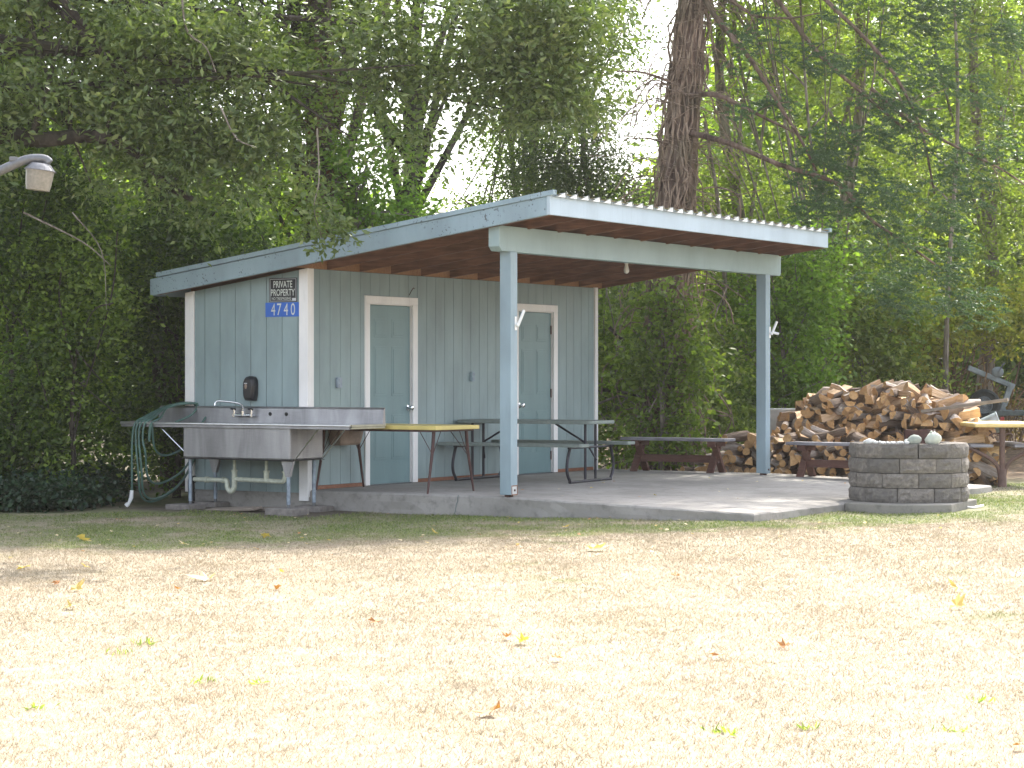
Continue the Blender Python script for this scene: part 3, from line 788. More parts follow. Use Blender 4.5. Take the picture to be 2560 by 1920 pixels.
# ------------------------------------------------------------------ yellow folding table
t = empty('folding_table', (.8, .42, 0), 'yellow topped folding table with thin brown legs beside the sink', 'folding table', R_(-3))
L2, W2, H = .88, .385, .707
MB().box(-L2, L2, -W2, W2, H-.042, H).build('table_top', M['yellow'], t, bevel=.004)
MB().box(-L2+.05, L2-.07, -W2+.02, W2-.02, H-.064, H-.0425).build('apron', M['brownm'], t)
for sx in (-1, 1):
    for sy in (-1, 1):
        xk = sx*(L2-.10 if sx > 0 else L2-.18)
        MB().tube([(xk, sy*(W2-.10), H-.05), (xk, sy*(W2-.08), H-.24), (xk+sx*.01, sy*(W2+.02), .003)], [.019, .018, .011], 8).build('leg', M['brownm'], t, True)
        MB().tube([(xk-sx*.20, sy*(W2-.12), H-.06), (xk, sy*(W2-.085), H-.31)], .004, 6).build('leg_brace', M['brownm'], t)
        MB().tube([(xk, sy*(W2-.22), H-.06), (xk, sy*(W2-.085), H-.30)], .004, 6).build('leg_brace', M['brownm'], t)

# ------------------------------------------------------------------ picnic table on the slab
t = empty('picnic_table', (.90, 3.20, 0), 'grey plastic folding picnic table with dark tube legs on the slab', 'picnic table', R_(4)); t.scale = (.93, .93, 1)
def board(m, x0, x1, y0, y1, z0, z1, r=.06):
    poly = []
    for (cx, cy, a0) in ((x1-r, y1-r, 0), (x0+r, y1-r, 90), (x0+r, y0+r, 180), (x1-r, y0+r, 270)):
        for k in range(5): a = R_(a0+90*k/4); poly.append((cx+r*math.cos(a), cy+r*math.sin(a)))
    m.prism(poly, z0, z1); return m
board(MB(), -.95, .96, -.36, .36, .672, .712).build('table_top', M['picgrey'], t, bevel=.008)
board(MB(), -.98, 1.03, -.78, -.53, .418, .456, .03).build('bench_seat', M['picgrey'], t, bevel=.006)
board(MB(), -.98, 1.03, .55, .80, .418, .456, .03).build('bench_seat', M['picgrey'], t, bevel=.006)
for sx in (-.82, .78):
    pts = [(sx, -.56, .418), (sx, -.60, .36), (sx, -.655, .22), (sx, -.645, .11), (sx, -.57, .025), (sx, -.54, .016), (sx, 0, .016), (sx, .54, .016), (sx, .57, .025), (sx, .645, .11), (sx, .655, .22), (sx, .60, .36), (sx, .56, .418)]
    MB().tube(spline(pts, 4), .019, 10).build('leg_frame', M['frame'], t, True)
    for yy in (-.12, .17):
        MB().tube([(sx-.015, yy, .03), (sx-.015, yy, .68)], .017, 10).build('upright', M['frame'], t, True)
    MB().tube([(sx, -.62, .405), (sx, .66, .405)], .013, 8).build('seat_crossbar', M['frame'], t, True)
    s_ = -1 if sx > 0 else 1
    MB().tube([(sx+s_*.5, 0.02, .668), (sx+s_*.06, .02, .44), (sx, .17, .25)], .013, 8).build('diagonal_brace', M['frame'], t, True)

# ------------------------------------------------------------------ benches
def bench(loc, rz, label, length=1.5, group=None):
    t = empty('wooden_bench', loc, label, 'bench', rz, 'weathered wooden benches at the rear edge of the slab')
    l = length/2
    MB().box(-l, l, -.17, -.003, .405, .443).build('seat_plank', M['benchgrey'], t, bevel=.006)
    MB().box(-l+.01, l-.01, .003, .17, .404, .441).build('seat_plank', M['benchgrey'], t, bevel=.006)
    for sx in (-1, 1):
        xx = sx*(l-.20)
        for s in (-1, 1):
            MB().bar((xx+s*.022, -s*.105, .37), (xx+s*.022, s*.14, .0), .042, .09, Vector((1, 0, 0))).build('trestle_leg', M['benchbrown'], t, bevel=.005)
        MB().box(xx-.055, xx+.055, -.15, .15, .335, .404).build('cleat', M['benchbrown'], t, bevel=.004)
    MB().box(-l+.16, l-.16, -.02, .02, .13, .225).build('stretcher', M['benchbrown'], t, bevel=.005)
    return t
bench((1.21, 6.2, -.005), R_(0), 'brown trestle bench with grey plank seat between picnic table and far post')
bench((3.62, 6.16, -.03), R_(-2), 'weathered trestle bench partly hidden behind the stone fire pit', 1.62)

# ------------------------------------------------------------------ fire pit and pad
PC = Vector((5.66, 2.93, 0)); PR = .618
def pad():
    m = MB(); poly = []
    c = [(5.285, 2.14)]
    for k in range(13):
        a = -105 + 62*k/12
        poly.append((PC.x+.80*math.cos(R_(a)), PC.y+.86*math.sin(R_(a))))
    poly = [(5.284, 2.13)] + poly + [(6.33, 2.42), (6.20, 3.5), (5.284, 3.6)]
    m.prism(poly, -.34, -.078); o = m.build('fire_pit_pad', M['pad'], bevel=.01)
    tag(o, 'rounded concrete pad beneath the stone fire pit', None, None, 'structure')
pad()
pit = empty('fire_pit', (PC.x, PC.y, -.078), 'round fire pit of grey split face blocks with a rusty steel drum inside', 'fire pit')
CH = .152; NB = 10
def block_mesh(seed):
    q = random.Random(seed); bm = bmesh.new(); a = 2*math.pi/NB; n = 6; hgt = CH-.007
    half = a/2 - .0065
    rows = []
    for j in range(5):
        z = .002 + hgt*j/4
        row = []
        for i in range(n+1):
            th = -half + 2*half*i/n
            edge = (i in (0, n)) or (j in (0, 4))
            r = PR - (.012 if edge else 0) + (q.uniform(-.004, .012) if not edge else q.uniform(-.002, .003))
            row.append(bm.verts.new((r*math.cos(th), r*math.sin(th), z)))
        rows.append(row)
    inner = [[bm.verts.new(((PR-.22)*math.cos(-half+2*half*i/n), (PR-.22)*math.sin(-half+2*half*i/n), .002 if j == 0 else .002+hgt)) for i in range(n+1)] for j in (0, 1)]
    for j in range(4):
        for i in range(n): bm.faces.new((rows[j][i], rows[j][i+1], rows[j+1][i+1], rows[j+1][i]))
    for i in range(n):
        bm.faces.new((rows[4][i], rows[4][i+1], inner[1][i+1], inner[1][i])); bm.faces.new((rows[0][i+1], rows[0][i], inner[0][i], inner[0][i+1]))
        bm.faces.new((inner[0][i], inner[1][i], inner[1][i+1], inner[0][i+1]))
    bm.faces.new([r[0] for r in rows] + [inner[1][0], inner[0][0]]); bm.faces.new([r[n] for r in reversed(rows)] + [inner[0][n], inner[1][n]])
    bmesh.ops.recalc_face_normals(bm, faces=bm.faces)
    me = bpy.data.meshes.new('block'); bm.to_mesh(me); bm.free(); me.materials.append(M['stone']); return me
bmesh_ = [block_mesh(s) for s in range(9)]
q = random.Random(4)
for c in range(4):
    off = (.25 if c % 2 else .75)*2*math.pi/NB + q.uniform(-.05, .05) + R_(-122)
    for k in range(NB):
        o = link_mesh('block', bmesh_[(c*NB+k*3) % 9], pit, (q.uniform(-.003, .003), q.uniform(-.003, .003), c*CH), (0, 0, off+k*2*math.pi/NB))
m = MB(); v = []; n = 28; r0, r1 = .158, .166
rim = []
for k in range(n):
    a = 2*math.pi*k/n; rim.append((math.cos(a), math.sin(a)))
for (r, z) in ((r1, .04), (r1, .735), (r0, .735), (r0, .04)): v += [(r*c_, r*s_, z + (.006*math.sin(5*math.atan2(s_, c_)) if z > .5 else 0)) for (c_, s_) in rim]
f = [(i*n+k, i*n+(k+1)%n, ((i+1)%4)*n+(k+1)%n, ((i+1)%4)*n+k) for i in range(4) for k in range(n)]
m.add(v, f); ring = m.build('rusty_drum', M['rust'], pit, True)  # the rusty steel box in the pit, modelled as a drum
ring.location = RIGHT*.135 + FWD*.1
m = MB(); m.lathe([(.35, 0), (.35, .25), (.1, .27)], 20); m.build('ash_bed', M['black'], pit)
TOP = -.078 + 4*CH
def rock(name, loc, size, seed, mat, rz=0, sub=2):
    q = random.Random(seed); bm = bmesh.new(); bmesh.ops.create_icosphere(bm, subdivisions=sub, radius=1)
    ph = [q.uniform(0, 6) for _ in range(6)]
    for v in bm.verts:
        c = v.co; k = 1 + .10*math.sin(2.1*c.x+ph[0])*math.cos(1.7*c.y+ph[1]) + .08*math.sin(3.3*c.z+ph[2]+c.x*2)
        v.co = Vector((c.x*size[0], c.y*size[1], max(c.z, -.72)*size[2]))*k
        v.co.z += .70*size[2]
    me = bpy.data.meshes.new(name); bm.to_mesh(me); bm.free(); me.materials.append(mat)
    me.polygons.foreach_set('use_smooth', [True]*len(me.polygons))
    return link_mesh(name, me, None, loc, (0, 0, rz))
def on_pit(lat, back):       # a spot on the front rim, lat metres right of the pit centre as seen from the lawn, back metres behind the front edge
    p = PC + RIGHT*lat - FWD*(math.sqrt(max(0, (PR-.0)**2-lat*lat)) - back)
    return Vector((p.x, p.y, TOP-.006))
tag(rock('rock', on_pit(-.035, .10), (.078, .06, .056), 1, M['greyrock'], ANG), 'smooth grey egg shaped rock on the fire pit rim', 'rock')
b_ = rock('rock', on_pit(.165, .10), (.085, .07, .070), 5, M['whiterock'], ANG); tag(b_, 'large whitish flat topped rock on the fire pit rim', 'rock')
for (dx, s_) in ((-.02, .017), (.015, .014)):
    p = on_pit(.165+dx, .10); p.z += .112
    tag(rock('pebble', p, (s_, s_, s_), int(s_*1000), M['whiterock'], 0, 1), 'tiny white pebble resting on top of the large whitish rock', 'pebble', 'tiny pebbles on the large rock')
q = random.Random(12)
for i, (lt, bk, s_) in enumerate([(-.50, .10, .03), (-.47, .06, .045), (-.44, .11, .05), (-.41, .06, .03), (-.37, .08, .03), (-.35, .05, .022), (-.33, .10, .03), (-.30, .06, .028), (-.28, .1, .02), (-.255, .06, .03), (-.23, .1, .027), (-.20, .06, .024), (-.175, .07, .038), (-.115, .06, .032), (-.095, .12, .04), (-.14, .14, .025), (-.39, .13, .03)]):
    lb = ['white pebble in the row on the fire pit rim', 'angular white stone in the pebble row on the fire pit rim', 'rounded cream pebble near the grey rock on the fire pit'][0 if s_ < .032 else (1 if lt < -.3 else 2)]
    tag(rock('pebble', on_pit(lt, bk), (s_, s_*.8, s_*q.uniform(.55, .8)), i+20, M['pebble'], q.uniform(0, 3), 1 if s_ < .035 else 2), lb, 'pebble', lb + 's' if False else 'pebbles on the fire pit rim: ' + lb.split()[0] + ' ' + lb.split()[1])
m = MB(); p0 = W(4.68, 23.35, -.13)
pts = spline([W(4.62, 23.5, -.12), W(4.68, 23.3, -.135), W(4.80, 23.2, -.145), W(4.93, 23.3, -.13)], 5)
tag(m.tube(pts, .012, 8).build('white_hose_end', M['plwhite'], None, True), 'short white hose end on the grass beside the pad', 'hose')

# ------------------------------------------------------------------ firewood
def m_cut(name, a, b):
    m = NT(name); o = m.obj(); f = m.noise(m.mapping(o, (1, 1, 1)), 26, 5, .6); i = m.n('ShaderNodeObjectInfo').outputs['Random']
    k = m.ramp(f, [(.3, a), (.7, b)]); k = m.mix(m.step(i, 0, 1, 0, .5), k, tuple(x*.62 for x in a)); m.base(k); m.set(Roughness=.85); m.bump(f, .5, .008); return m.m
def m_grain(name, a, b):
    m = NT(name); o = m.mapping(m.obj(), (14, 1.4, 14)); f = m.noise(o, 4, 6, .6, .3); i = m.n('ShaderNodeObjectInfo').outputs['Random']
    k = m.ramp(f, [(.3, a), (.7, b)]); k = m.mix(m.step(i, .2, 1, 0, .45), k, tuple(x*.6 for x in a)); m.base(k); m.set(Roughness=.85); m.bump(f, .6, .012); return m.m
M['cut'] = m_cut('cut_log_end', (.43, .235, .095), (.68, .44, .215))
M['splitface'] = m_grain('split_log_face', (.45, .27, .14), (.78, .58, .39))
M['logbark'] = m_grain('log_bark', (.085, .055, .038), (.22, .155, .115))
M['logbarkpale'] = m_grain('pale_log_bark', (.26, .20, .16), (.60, .52, .46))
def log_mesh(kind, r, length, seed, bark):
    """axis along Y; the cut ends, split faces and bark get their own material"""
    q = random.Random(seed); poly = []; tags = []
    if kind == 'round': n = 11; poly = [(r*math.cos(2*math.pi*k/n)*q.uniform(.9, 1.06), r*math.sin(2*math.pi*k/n)*q.uniform(.9, 1.06)) for k in range(n)]; tags = [1]*n
    elif kind == 'half':
        for k in range(7): a = math.pi*k/6; poly.append((r*1.15*math.cos(a)*q.uniform(.92, 1.05), r*1.15*math.sin(a)*q.uniform(.92, 1.05) - r*.45))
        tags = [1]*6 + [2]
    else:
        poly = [(0, -r*.95)]; span = q.uniform(60, 95)
        for k in range(5): a = R_(90-span/2+span*k/4); poly.append((r*1.75*math.cos(a)*q.uniform(.95, 1.05), r*1.75*math.sin(a)*q.uniform(.95, 1.05) - r*.95))
        tags = [2] + [1]*4 + [2]
    n = len(poly); rings = 4; V = []
    for j in range(rings):
        t = j/(rings-1); tx, tz, sc = q.uniform(-.014, .014), q.uniform(-.014, .014), 1 + q.uniform(-.10, .10)
        for p in poly: V.append((p[0]*sc*q.uniform(.97, 1.03)+tx, (t-.5)*length + (q.uniform(-.012, .012) if j in (0, rings-1) else 0), p[1]*sc+tz))
    F = [tuple(range(n)), tuple(range((rings-1)*n+n-1, (rings-1)*n-1, -1))]; mi = [0, 0]
    for j in range(rings-1):
        for k in range(n): F.append((j*n+k, (j+1)*n+k, (j+1)*n+(k+1)%n, j*n+(k+1)%n)); mi.append(tags[k])
    me = bpy.data.meshes.new('log'); me.from_pydata(V, [], F)
    for mm in (M['cut'], bark, M['splitface']): me.materials.append(mm)
    me.polygons.foreach_set('material_index', mi)
    bm = bmesh.new(); bm.from_mesh(me); bmesh.ops.recalc_face_normals(bm, faces=bm.faces); bm.to_mesh(me); bm.free()
    return me
LM = {}
for k in ('round', 'half', 'wedge'):
    LM[k] = [log_mesh(k, rnd.uniform(.052, .084), rnd.uniform(.36, .44), 100+i*7+len(k), M['logbark'] if i % 2 else M['logbarkpale']) for i in range(6)]
q = random.Random(21); nlog = 0
SPECS = []
def put_log(p, kind, row, yaw, pitch, roll, s=1.0):
    SPECS.append((p, kind, row, Matrix.Rotation(yaw, 4, 'Z') @ Matrix.Rotation(pitch, 4, 'X') @ Matrix.Rotation(roll, 4, 'Y'), s, q.choice(LM[kind])))
def link_log(p, kind, row, Rm, s, me):
    global nlog
    o = link_mesh('firewood_log', me, None, p, None)
    o.rotation_mode = 'XYZ'; o.rotation_euler = Rm.to_euler(); o.scale = (s, 1, s)
    x, z = p[0], p[2]
    if row == 'low': where = ('at the left end' if x < 1.55 else 'left of the far post' if x < 2.25 else 'right of the far post' if x < 3.0 else 'behind the second bench') + (', bottom rows' if z < .08 else ', middle rows' if z < .3 else ', top rows')
    elif row == 'high': where = ('at its left end' if x < 2.2 else 'left of its middle' if x < 3.0 else 'right of its middle' if x < 3.8 else 'towards its right side' if x < 4.5 else 'at its right end') + (', lowest rows' if z < .2 else ', lower middle rows' if z < .5 else ', upper middle rows' if z < .8 else ', uppermost rows')
    else: where = 'at the left' if x < 2.5 else 'at the middle left' if x < 3.2 else 'at the middle right' if x < 3.9 else 'at the right'
    lb = {'wedge': 'split wedge log', 'half': 'half round log', 'round': 'round log'}[kind] + {'low': ' in the low woodpile ', 'high': ' in the tall woodpile ', 'top': ' lying on the crest of the tall woodpile '}[row] + where
    tag(o, lb, 'log', lb.replace(' log ', ' logs ')); nlog += 1
def kindpick(wr):
    return q.choices(('round', 'half', 'wedge'), wr)[0]
def prof_high(x):      # height of the tall pile above its base
    pts = [(1.35, .05), (1.6, .30), (1.9, .80), (2.15, 1.06), (2.5, 1.15), (3.1, 1.20), (3.5, 1.23), (3.9, 1.14), (4.25, 1.02), (4.5, .80), (4.8, .48), (5.3, .2)]
    return float(np.interp(x, [a for a, b in pts], [b for a, b in pts]))
def prof_low(x):
    pts = [(.75, .0), (.95, .22), (1.25, .36), (1.5, .56), (1.75, .58), (1.9, .56), (2.3, .54), (2.8, .66), (3.3, .56), (3.9, .5), (4.6, .45), (5.0, .1)]
    return float(np.interp(x, [a for a, b in pts], [b for a, b in pts]))
VDIR = math.atan2(FWD.x, FWD.y)
def pile(x0, x1, yf, prof, row, wr, z0, st=.126, sh=.098, toprow=True):
    z = z0+.07; j = 0
    while z < z0+1.25:
        x = x0 + (st/2 if j % 2 else 0)
        while x < x1:
            hh = prof(x)
            if z - z0 < hh - .06 and not (row == 'high' and 1.9 < x < 4.3 and z < (.30 if x < 2.95 else .22)):
                yy = yf + (z-z0)*.22 + q.uniform(-.06, .06)
                xx = x+q.uniform(-.035, .035)
                put_log((xx, yy, z+q.uniform(-.025, .025)), kindpick(wr), row, q.gauss(.42, .42), q.gauss(0, .17), q.uniform(0, 6.28), q.uniform(.66, 1.04))
            x += st
        z += sh; j += 1
pile(1.5, 4.85, 7.75, prof_high, 'high', (.14, .28, .58), -.16)
pile(.8, 3.9, 6.98, prof_low, 'low', (.45, .25, .3), -.16)
for k in range(46):     # crest, tumbled
    x = q.uniform(1.75, 4.35); b = q.uniform(0, 1)
    put_log((x, 7.85+.2+b*.35, -.15+prof_high(x)+q.uniform(-.07, .01)), kindpick((.15, .25, .6)), 'top', q.gauss(-.9, .55), q.gauss(0, .28), q.uniform(0, 6.28), q.uniform(.85, 1.2))
for k in range(16):
    x = q.uniform(1.1, 3.5)
    put_log((x, 7.15+q.uniform(-.1, .25), -.15+prof_low(x)+q.uniform(-.03, .02)), kindpick((.4, .2, .4)), 'low', q.gauss(-.6, .8), q.gauss(0, .25), q.uniform(0, 6.28), q.uniform(.9, 1.25))
for k in range(15):
    x = q.uniform(4.4, 4.95)
    put_log((x, 7.4+q.uniform(-.1, .3), -.12+q.uniform(0, .9)*prof_high(x)), kindpick((.2, .3, .5)), 'high', q.gauss(.3, .8), q.gauss(0, .3), q.uniform(0, 6.28), 1.0)
# the 300 logs that show largest are things of their own, the rest one mass
SPECS.sort(key=lambda t: -(t[4] + (.35 if t[0][2] > .22 else 0) + (.5 if t[2] == 'top' else 0)))
for t_ in SPECS[:300]: link_log(*t_)
V = []; F = []; MI = []; mats = [M['cut'], M['logbark'], M['splitface'], M['logbarkpale']]
for (p, kind, row, Rm, s, me) in SPECS[300:]:
    k = len(V); T = Matrix.Translation(p) @ Rm @ Matrix.Diagonal((s, 1, s, 1)); V += [tuple(T @ v.co) for v in me.vertices]
    for f in me.polygons: F.append(tuple(i+k for i in f.vertices)); MI.append(3 if f.material_index == 1 and me.materials[1] == M['logbarkpale'] else f.material_index)
if F:
    me = bpy.data.meshes.new('firewood_rest'); me.from_pydata(V, [], F)
    for mm in mats: me.materials.append(mm)
    me.polygons.foreach_set('material_index', MI)
    tag(link_mesh('firewood', me), 'smaller logs filling out both woodpiles', 'firewood', None, 'stuff')
# heart of both piles, seen only through the gaps
m = MB(); qq = random.Random(9)
for (x0, x1, yf, prof, z0) in ((1.6, 4.7, 8.2, prof_high, -.16), (.95, 3.7, 7.38, prof_low, -.16)):
    z = z0+.05
    while z < 1.2:
        x = x0
        while x < x1:
            if z-z0 < prof(x)-.12:
                a = Vector((x+qq.uniform(-.03, .03), yf-.2+(z-z0)*.2, z)); m.tube([a, a+Vector((qq.uniform(-.1, .1), .42, 0))], .07, 6)
            x += .15
        z += .125
tag(m.build('firewood_core', M['splitface']), 'inner logs of the woodpile seen through the gaps', 'firewood', None, 'stuff')
m = MB()
for _ in range(170):
    x, y = qq.uniform(.3, 4.9), qq.gauss(6.55, .12); z = (zs(x)+.006) if y < 6.48 else ZG(x, y)+.03; r_ = qq.uniform(.008, .028); a = qq.uniform(0, 3.14)
    if -.2 < x < .5 and y < 6.3: continue
    m.add([(x-r_*math.cos(a), y-r_*math.sin(a), z), (x+r_*math.cos(a), y+r_*math.sin(a), z), (x+r_*.4*math.sin(a), y-r_*.4*math.cos(a), z+.012)], [(0, 1, 2)])
tag(m.build('wood_chips', M['splitface']), 'splinters and bark chips along the rear edge of the slab', 'wood chips', None, 'stuff')
o = MB().box(-.55, .55, -.03, .03, -.02, .02).build('loose_plank', M['board'], loc=(4.62, 7.35, .86), rot=(0, R_(-8), R_(6)), bevel=.003); tag(o, 'long dark plank sticking out of the right end of the woodpile', 'plank')
# grey block behind the far post
pb = W(3.80, 30.6, 0); z0 = ZG(pb.x, pb.y)
o = MB().box(-.35, .35, -.3, .3, 0, .42).build('concrete_block', M['concblock'], loc=(pb.x, pb.y, .36), rot=(0, 0, ANG-.3), bevel=.012); tag(o, 'grey concrete block standing behind the woodpile', 'block')
o2 = MB().box(-.36, .36, -.31, .31, z0-.03-.36, -.004).build('concrete_block', M['concblock'], loc=(pb.x, pb.y, .36), rot=(0, 0, ANG-.3), bevel=.012); tag(o2, 'lower concrete block under the one behind the woodpile', 'block')
# bucket lying on the right end of the pile
pb = W(6.19, 28.9, .62)
t = empty('metal_bucket', (pb.x, pb.y, .585), 'blue grey metal bucket lying on its side at the end of the woodpile', 'bucket', ANG)
Mx = Matrix.Rotation(R_(68), 4, 'Y') @ Matrix.Rotation(R_(12), 4, 'X')
m = MB(); m.lathe([(.01, -.14), (.115, -.14), (.135, .14), (.14, .14), (.14, .132), (.128, .12), (.108, -.12), (.01, -.125)], 20, Mx); m.build('bucket_body', M['bucket'], t, True)
m = MB(); m.tube([Mx @ Vector((.136*math.cos(a), .136*math.sin(a), .14)) for a in [2*math.pi*k/20 for k in range(21)]], .006, 6); m.build('bucket_rim', M['bucket'], t, True)
stump = MB(); stump.tube([(0, 0, -.1), (.01, 0, .25), (0, 0, .585-.14-ZG(pb.x, pb.y)-.02)], [.17, .155, .15], 12)
tag(stump.build('chopping_stump', M['logbark'], None, True, loc=(pb.x, pb.y, ZG(pb.x, pb.y)+.02)), 'upright stump holding the metal bucket beside the woodpile', 'stump')

# ------------------------------------------------------------------ yellow pedestal table at the right edge
pt = W(6.03, 27.4, 0); gz = ZG(pt.x, pt.y)
t = empty('pedestal_table', (pt.x, pt.y, gz), 'pale yellow pedestal picnic table with brown pipe arms on the grass', 'picnic table', ANG)
m = MB(); m.box(-.36, .50, -.10, 1.35, .735, .785); m.build('table_top', M['yellowedge'], t, bevel=.015)
for yy in (.0, 1.2):
    MB().tube([(0, yy, .0), (0, yy, .73)], .036, 12).build('pedestal', M['framebrown'], t, True)
    for s in (-1, 1):
        MB().tube(spline([(s*.02, yy, .06), (s*.05, yy, .24), (s*.14, yy, .34), (s*.30, yy, .43), (s*.40, yy, .485)], 5), .026, 10).build('seat_arm', M['framebrown'], t, True)
        MB().tube(spline([(s*.03, yy, .64), (s*.10, yy, .66), (s*.13, yy, .63), (s*.10, yy, .60)], 4), .011, 8).build('scroll_brace', M['framebrown'], t, True)
m = MB(); m.box(-.40, -.12, -.06, 1.3, .488, .525); m.build('seat_plank', M['benchgrey'], t, bevel=.006)
m = MB(); m.box(.14, .42, -.06, 1.3, .488, .525); m.build('seat_plank', M['benchgrey'], t, bevel=.006)
m = MB(); m.tube([(0, 0, -.05), (0, 0, .22)], [.06, .05], 12); m.build('foot_sleeve', M['framebrown'], t, True)

# ------------------------------------------------------------------ trailer
tp = W(7.42, 34.5, 0); gz = ZG(tp.x, tp.y)
t = empty('boat_trailer', (tp.x, tp.y, gz), 'small grey trailer with winch post and spare wheel behind the woodpile', 'trailer', ANG)
zf = .64 - gz + .02
m = MB(); m.bar((-.35, 0, zf), (3.4, .4, zf), .09, .09); m.bar((.4, -.5, zf), (3.4, -.3, zf), .07, .07); m.bar((.4, -.5, zf), (-.3, 0, zf), .07, .07); m.build('trailer_frame', M['trailer'], t)
m = MB(); m.bar((.16, 0, zf), (.30, 0, zf+.42), .09, .07, Vector((0, 1, 0))); m.bar((.36, 0, zf+.40), (-.36, .0, zf+.70), .08, .07, Vector((0, 1, 0))); m.build('winch_post', M['trailer'], t, bevel=.008)
m = MB(); m.lathe([(.07, -.06), (.085, -.05), (.05, -.04), (.05, .04), (.085, .05), (.07, .06)], 14, Matrix.Translation((.10, 0, zf+.63)) @ Matrix.Rotation(R_(90), 4, 'X')); m.build('winch_drum', M['trailer'], t, True)
m = MB(); m.tube([(.10, -.09, zf+.63), (.16, -.12, zf+.75), (.16, -.2, zf+.76)], .012, 6); m.build('winch_crank', M['trailer'], t, True)
def wheel(parent, loc, rz):
    prof = [(.14, -.06), (.215, -.08), (.242, -.06), (.25, 0), (.242, .06), (.215, .08), (.14, .06)]
    Mx = Matrix.Translation(loc) @ Matrix.Rotation(rz, 4, 'Z') @ Matrix.Rotation(R_(90), 4, 'X')
    o = MB().lathe(prof, 30, Mx).build('tyre', M['rubber'], parent, True)
    h = MB(); h.lathe([(.135, -.06), (.125, -.07), (.10, -.045), (.05, -.05), (.035, -.075), (.01, -.078)], 24, Matrix.Translation(loc) @ Matrix.Rotation(rz, 4, 'Z') @ Matrix.Rotation(R_(90), 4, 'X') @ Matrix.Scale(-1, 4, (0, 0, 1)))
    h.build('wheel_disc', M['wheelrim'], o, True)
wheel(t, (-.13, -.12, zf+.12), R_(-18))
m = MB(); m.bar((-.12, -.05, zf), (-.12, -.05, zf+.14), .04, .04, Vector((1, 0, 0))); m.build('spare_mount', M['trailer'], t)
wheel(t, (2.6, -.55, .23), 0); wheel(t, (2.6, .75, .23), 0)
m = MB(); m.bar((2.6, -.5, .23), (2.6, .7, .23), .05, .05); m.bar((2.6, -.3, .23), (2.6, -.3, zf), .05, .05, Vector((1, 0, 0))); m.bar((-.25, 0, -.02), (-.25, 0, zf), .05, .05, Vector((1, 0, 0))); m.build('axle', M['trailer'], t)
m = MB(); m.box(.10, .16, -.20, -.17, zf-.12, zf-.06); m.build('side_reflector', M['redl'], t)

# ------------------------------------------------------------------ yard light
lp = W(-3.60, 17.0, 0); gz = ZG(lp.x, lp.y)
t = empty('yard_light', (lp.x, lp.y, gz), 'grey yard light with ribbed lens on a curved arm', 'street lamp', ANG)
zb = 2.79-gz
tilt = Matrix.Translation((0, 0, zb)) @ Matrix.Rotation(R_(7), 4, 'Y')
m = MB(); m.lathe([(.088, -.152), (.097, -.11), (.108, -.002), (.112, 0)], 28, tilt); m.build('lamp_lens', M['refr'], t, True)
m = MB(); m.lathe([(.118, -.002), (.118, .004), (.098, .025), (.075, .052), (.062, .055)], 24, tilt); m.build('reflector_hood', M['alum'], t, True)
m = MB()
for k in range(18):
    a = 2*math.pi*k/18
    m.bar(tilt @ Vector((.114*math.cos(a), .114*math.sin(a), .006)), tilt @ Vector((.064*math.cos(a), .064*math.sin(a), .056)), .004, .006)
m.build('hood_rib', M['alum'], t)
m = MB(); m.tube(spline([(.075, 0, zb+.052), (.045, 0, zb+.082), (-.02, 0, zb+.092), (-.12, 0, zb+.078), (-.28, 0, zb+.01), (-.50, 0, zb-.10), (-.85, 0, zb-.30)], 6), [.012]+[.036]*36, 12); m.build('lamp_arm', M['alum'], t, True)
m = MB(); m.box(-.23, -.17, -.03, .03, zb+.07, zb+.105); m.build('photocell', M['alum'], t, bevel=.006)
m = MB(); m.tube([(-.88, 0, -.1), (-.88, 0, zb+.4)], [.10, .085], 14); m.build('lamp_pole', M['board'], t, True)

# ------------------------------------------------------------------ foliage
def rot_frames(n, g, up=.35):
    """random leaf directions d and normals nn; up biases the normal upwards"""
    d = g.normal(size=(n, 3)); d[:, 2] *= .7; d /= np.linalg.norm(d, axis=1, keepdims=True)
    nn = g.normal(size=(n, 3)); nn[:, 2] += up*3; nn -= d*(nn*d).sum(1, keepdims=True); nn /= np.linalg.norm(nn, axis=1, keepdims=True)+1e-9
    return d, nn
def leaves_geo(c, d, nn, L, Wd, fold=.25):
    """one folded rhombus of two triangles per leaf"""
    n = len(c); s = np.cross(d, nn); L = L[:, None]; Wd = Wd[:, None]
    a = c; b = c + d*L*.48 + s*Wd*.5 + nn*L*fold*.3; t = c + d*L; e = c + d*L*.48 - s*Wd*.5 + nn*L*fold*.3
    V = np.stack([a, b, t, e], 1).reshape(-1, 3); i = np.arange(n)*4
    F = np.stack([i, i+1, i+2, i, i+2, i+3], 1).reshape(-1, 3)
    return V, F
def hole_noise(p, s, ph):
    x, y, z = p[:, 0]*s, p[:, 1]*s, p[:, 2]*s
    return (np.sin(x*1.7+ph)+np.sin(y*1.9+ph*2.1+x*.6)+np.sin(z*2.2+ph*.7+y*.8)+np.sin((x+z)*2.9+ph)*.7+np.sin((y-z)*3.3+ph*3)*.7)/3.2
def clump_leaves(centres, per, spread, L, aspect, g, up=.35, var=.3, flat=.6):
    n = len(centres); c = np.repeat(centres, per, 0)
    off = g.normal(size=(n*per, 3))*spread; off[:, 2] *= flat
    c = c + off; d, nn = rot_frames(len(c), g, up)
    d = d*.8 + off/(spread*2.2); d[:, 2] -= .15; d /= np.linalg.norm(d, axis=1, keepdims=True)
    nn -= d*(nn*d).sum(1, keepdims=True); nn /= np.linalg.norm(nn, axis=1, keepdims=True)+1e-9
    l = L*(1+g.uniform(-var, var, len(c))); return leaves_geo(c, d, nn, l, l*aspect)
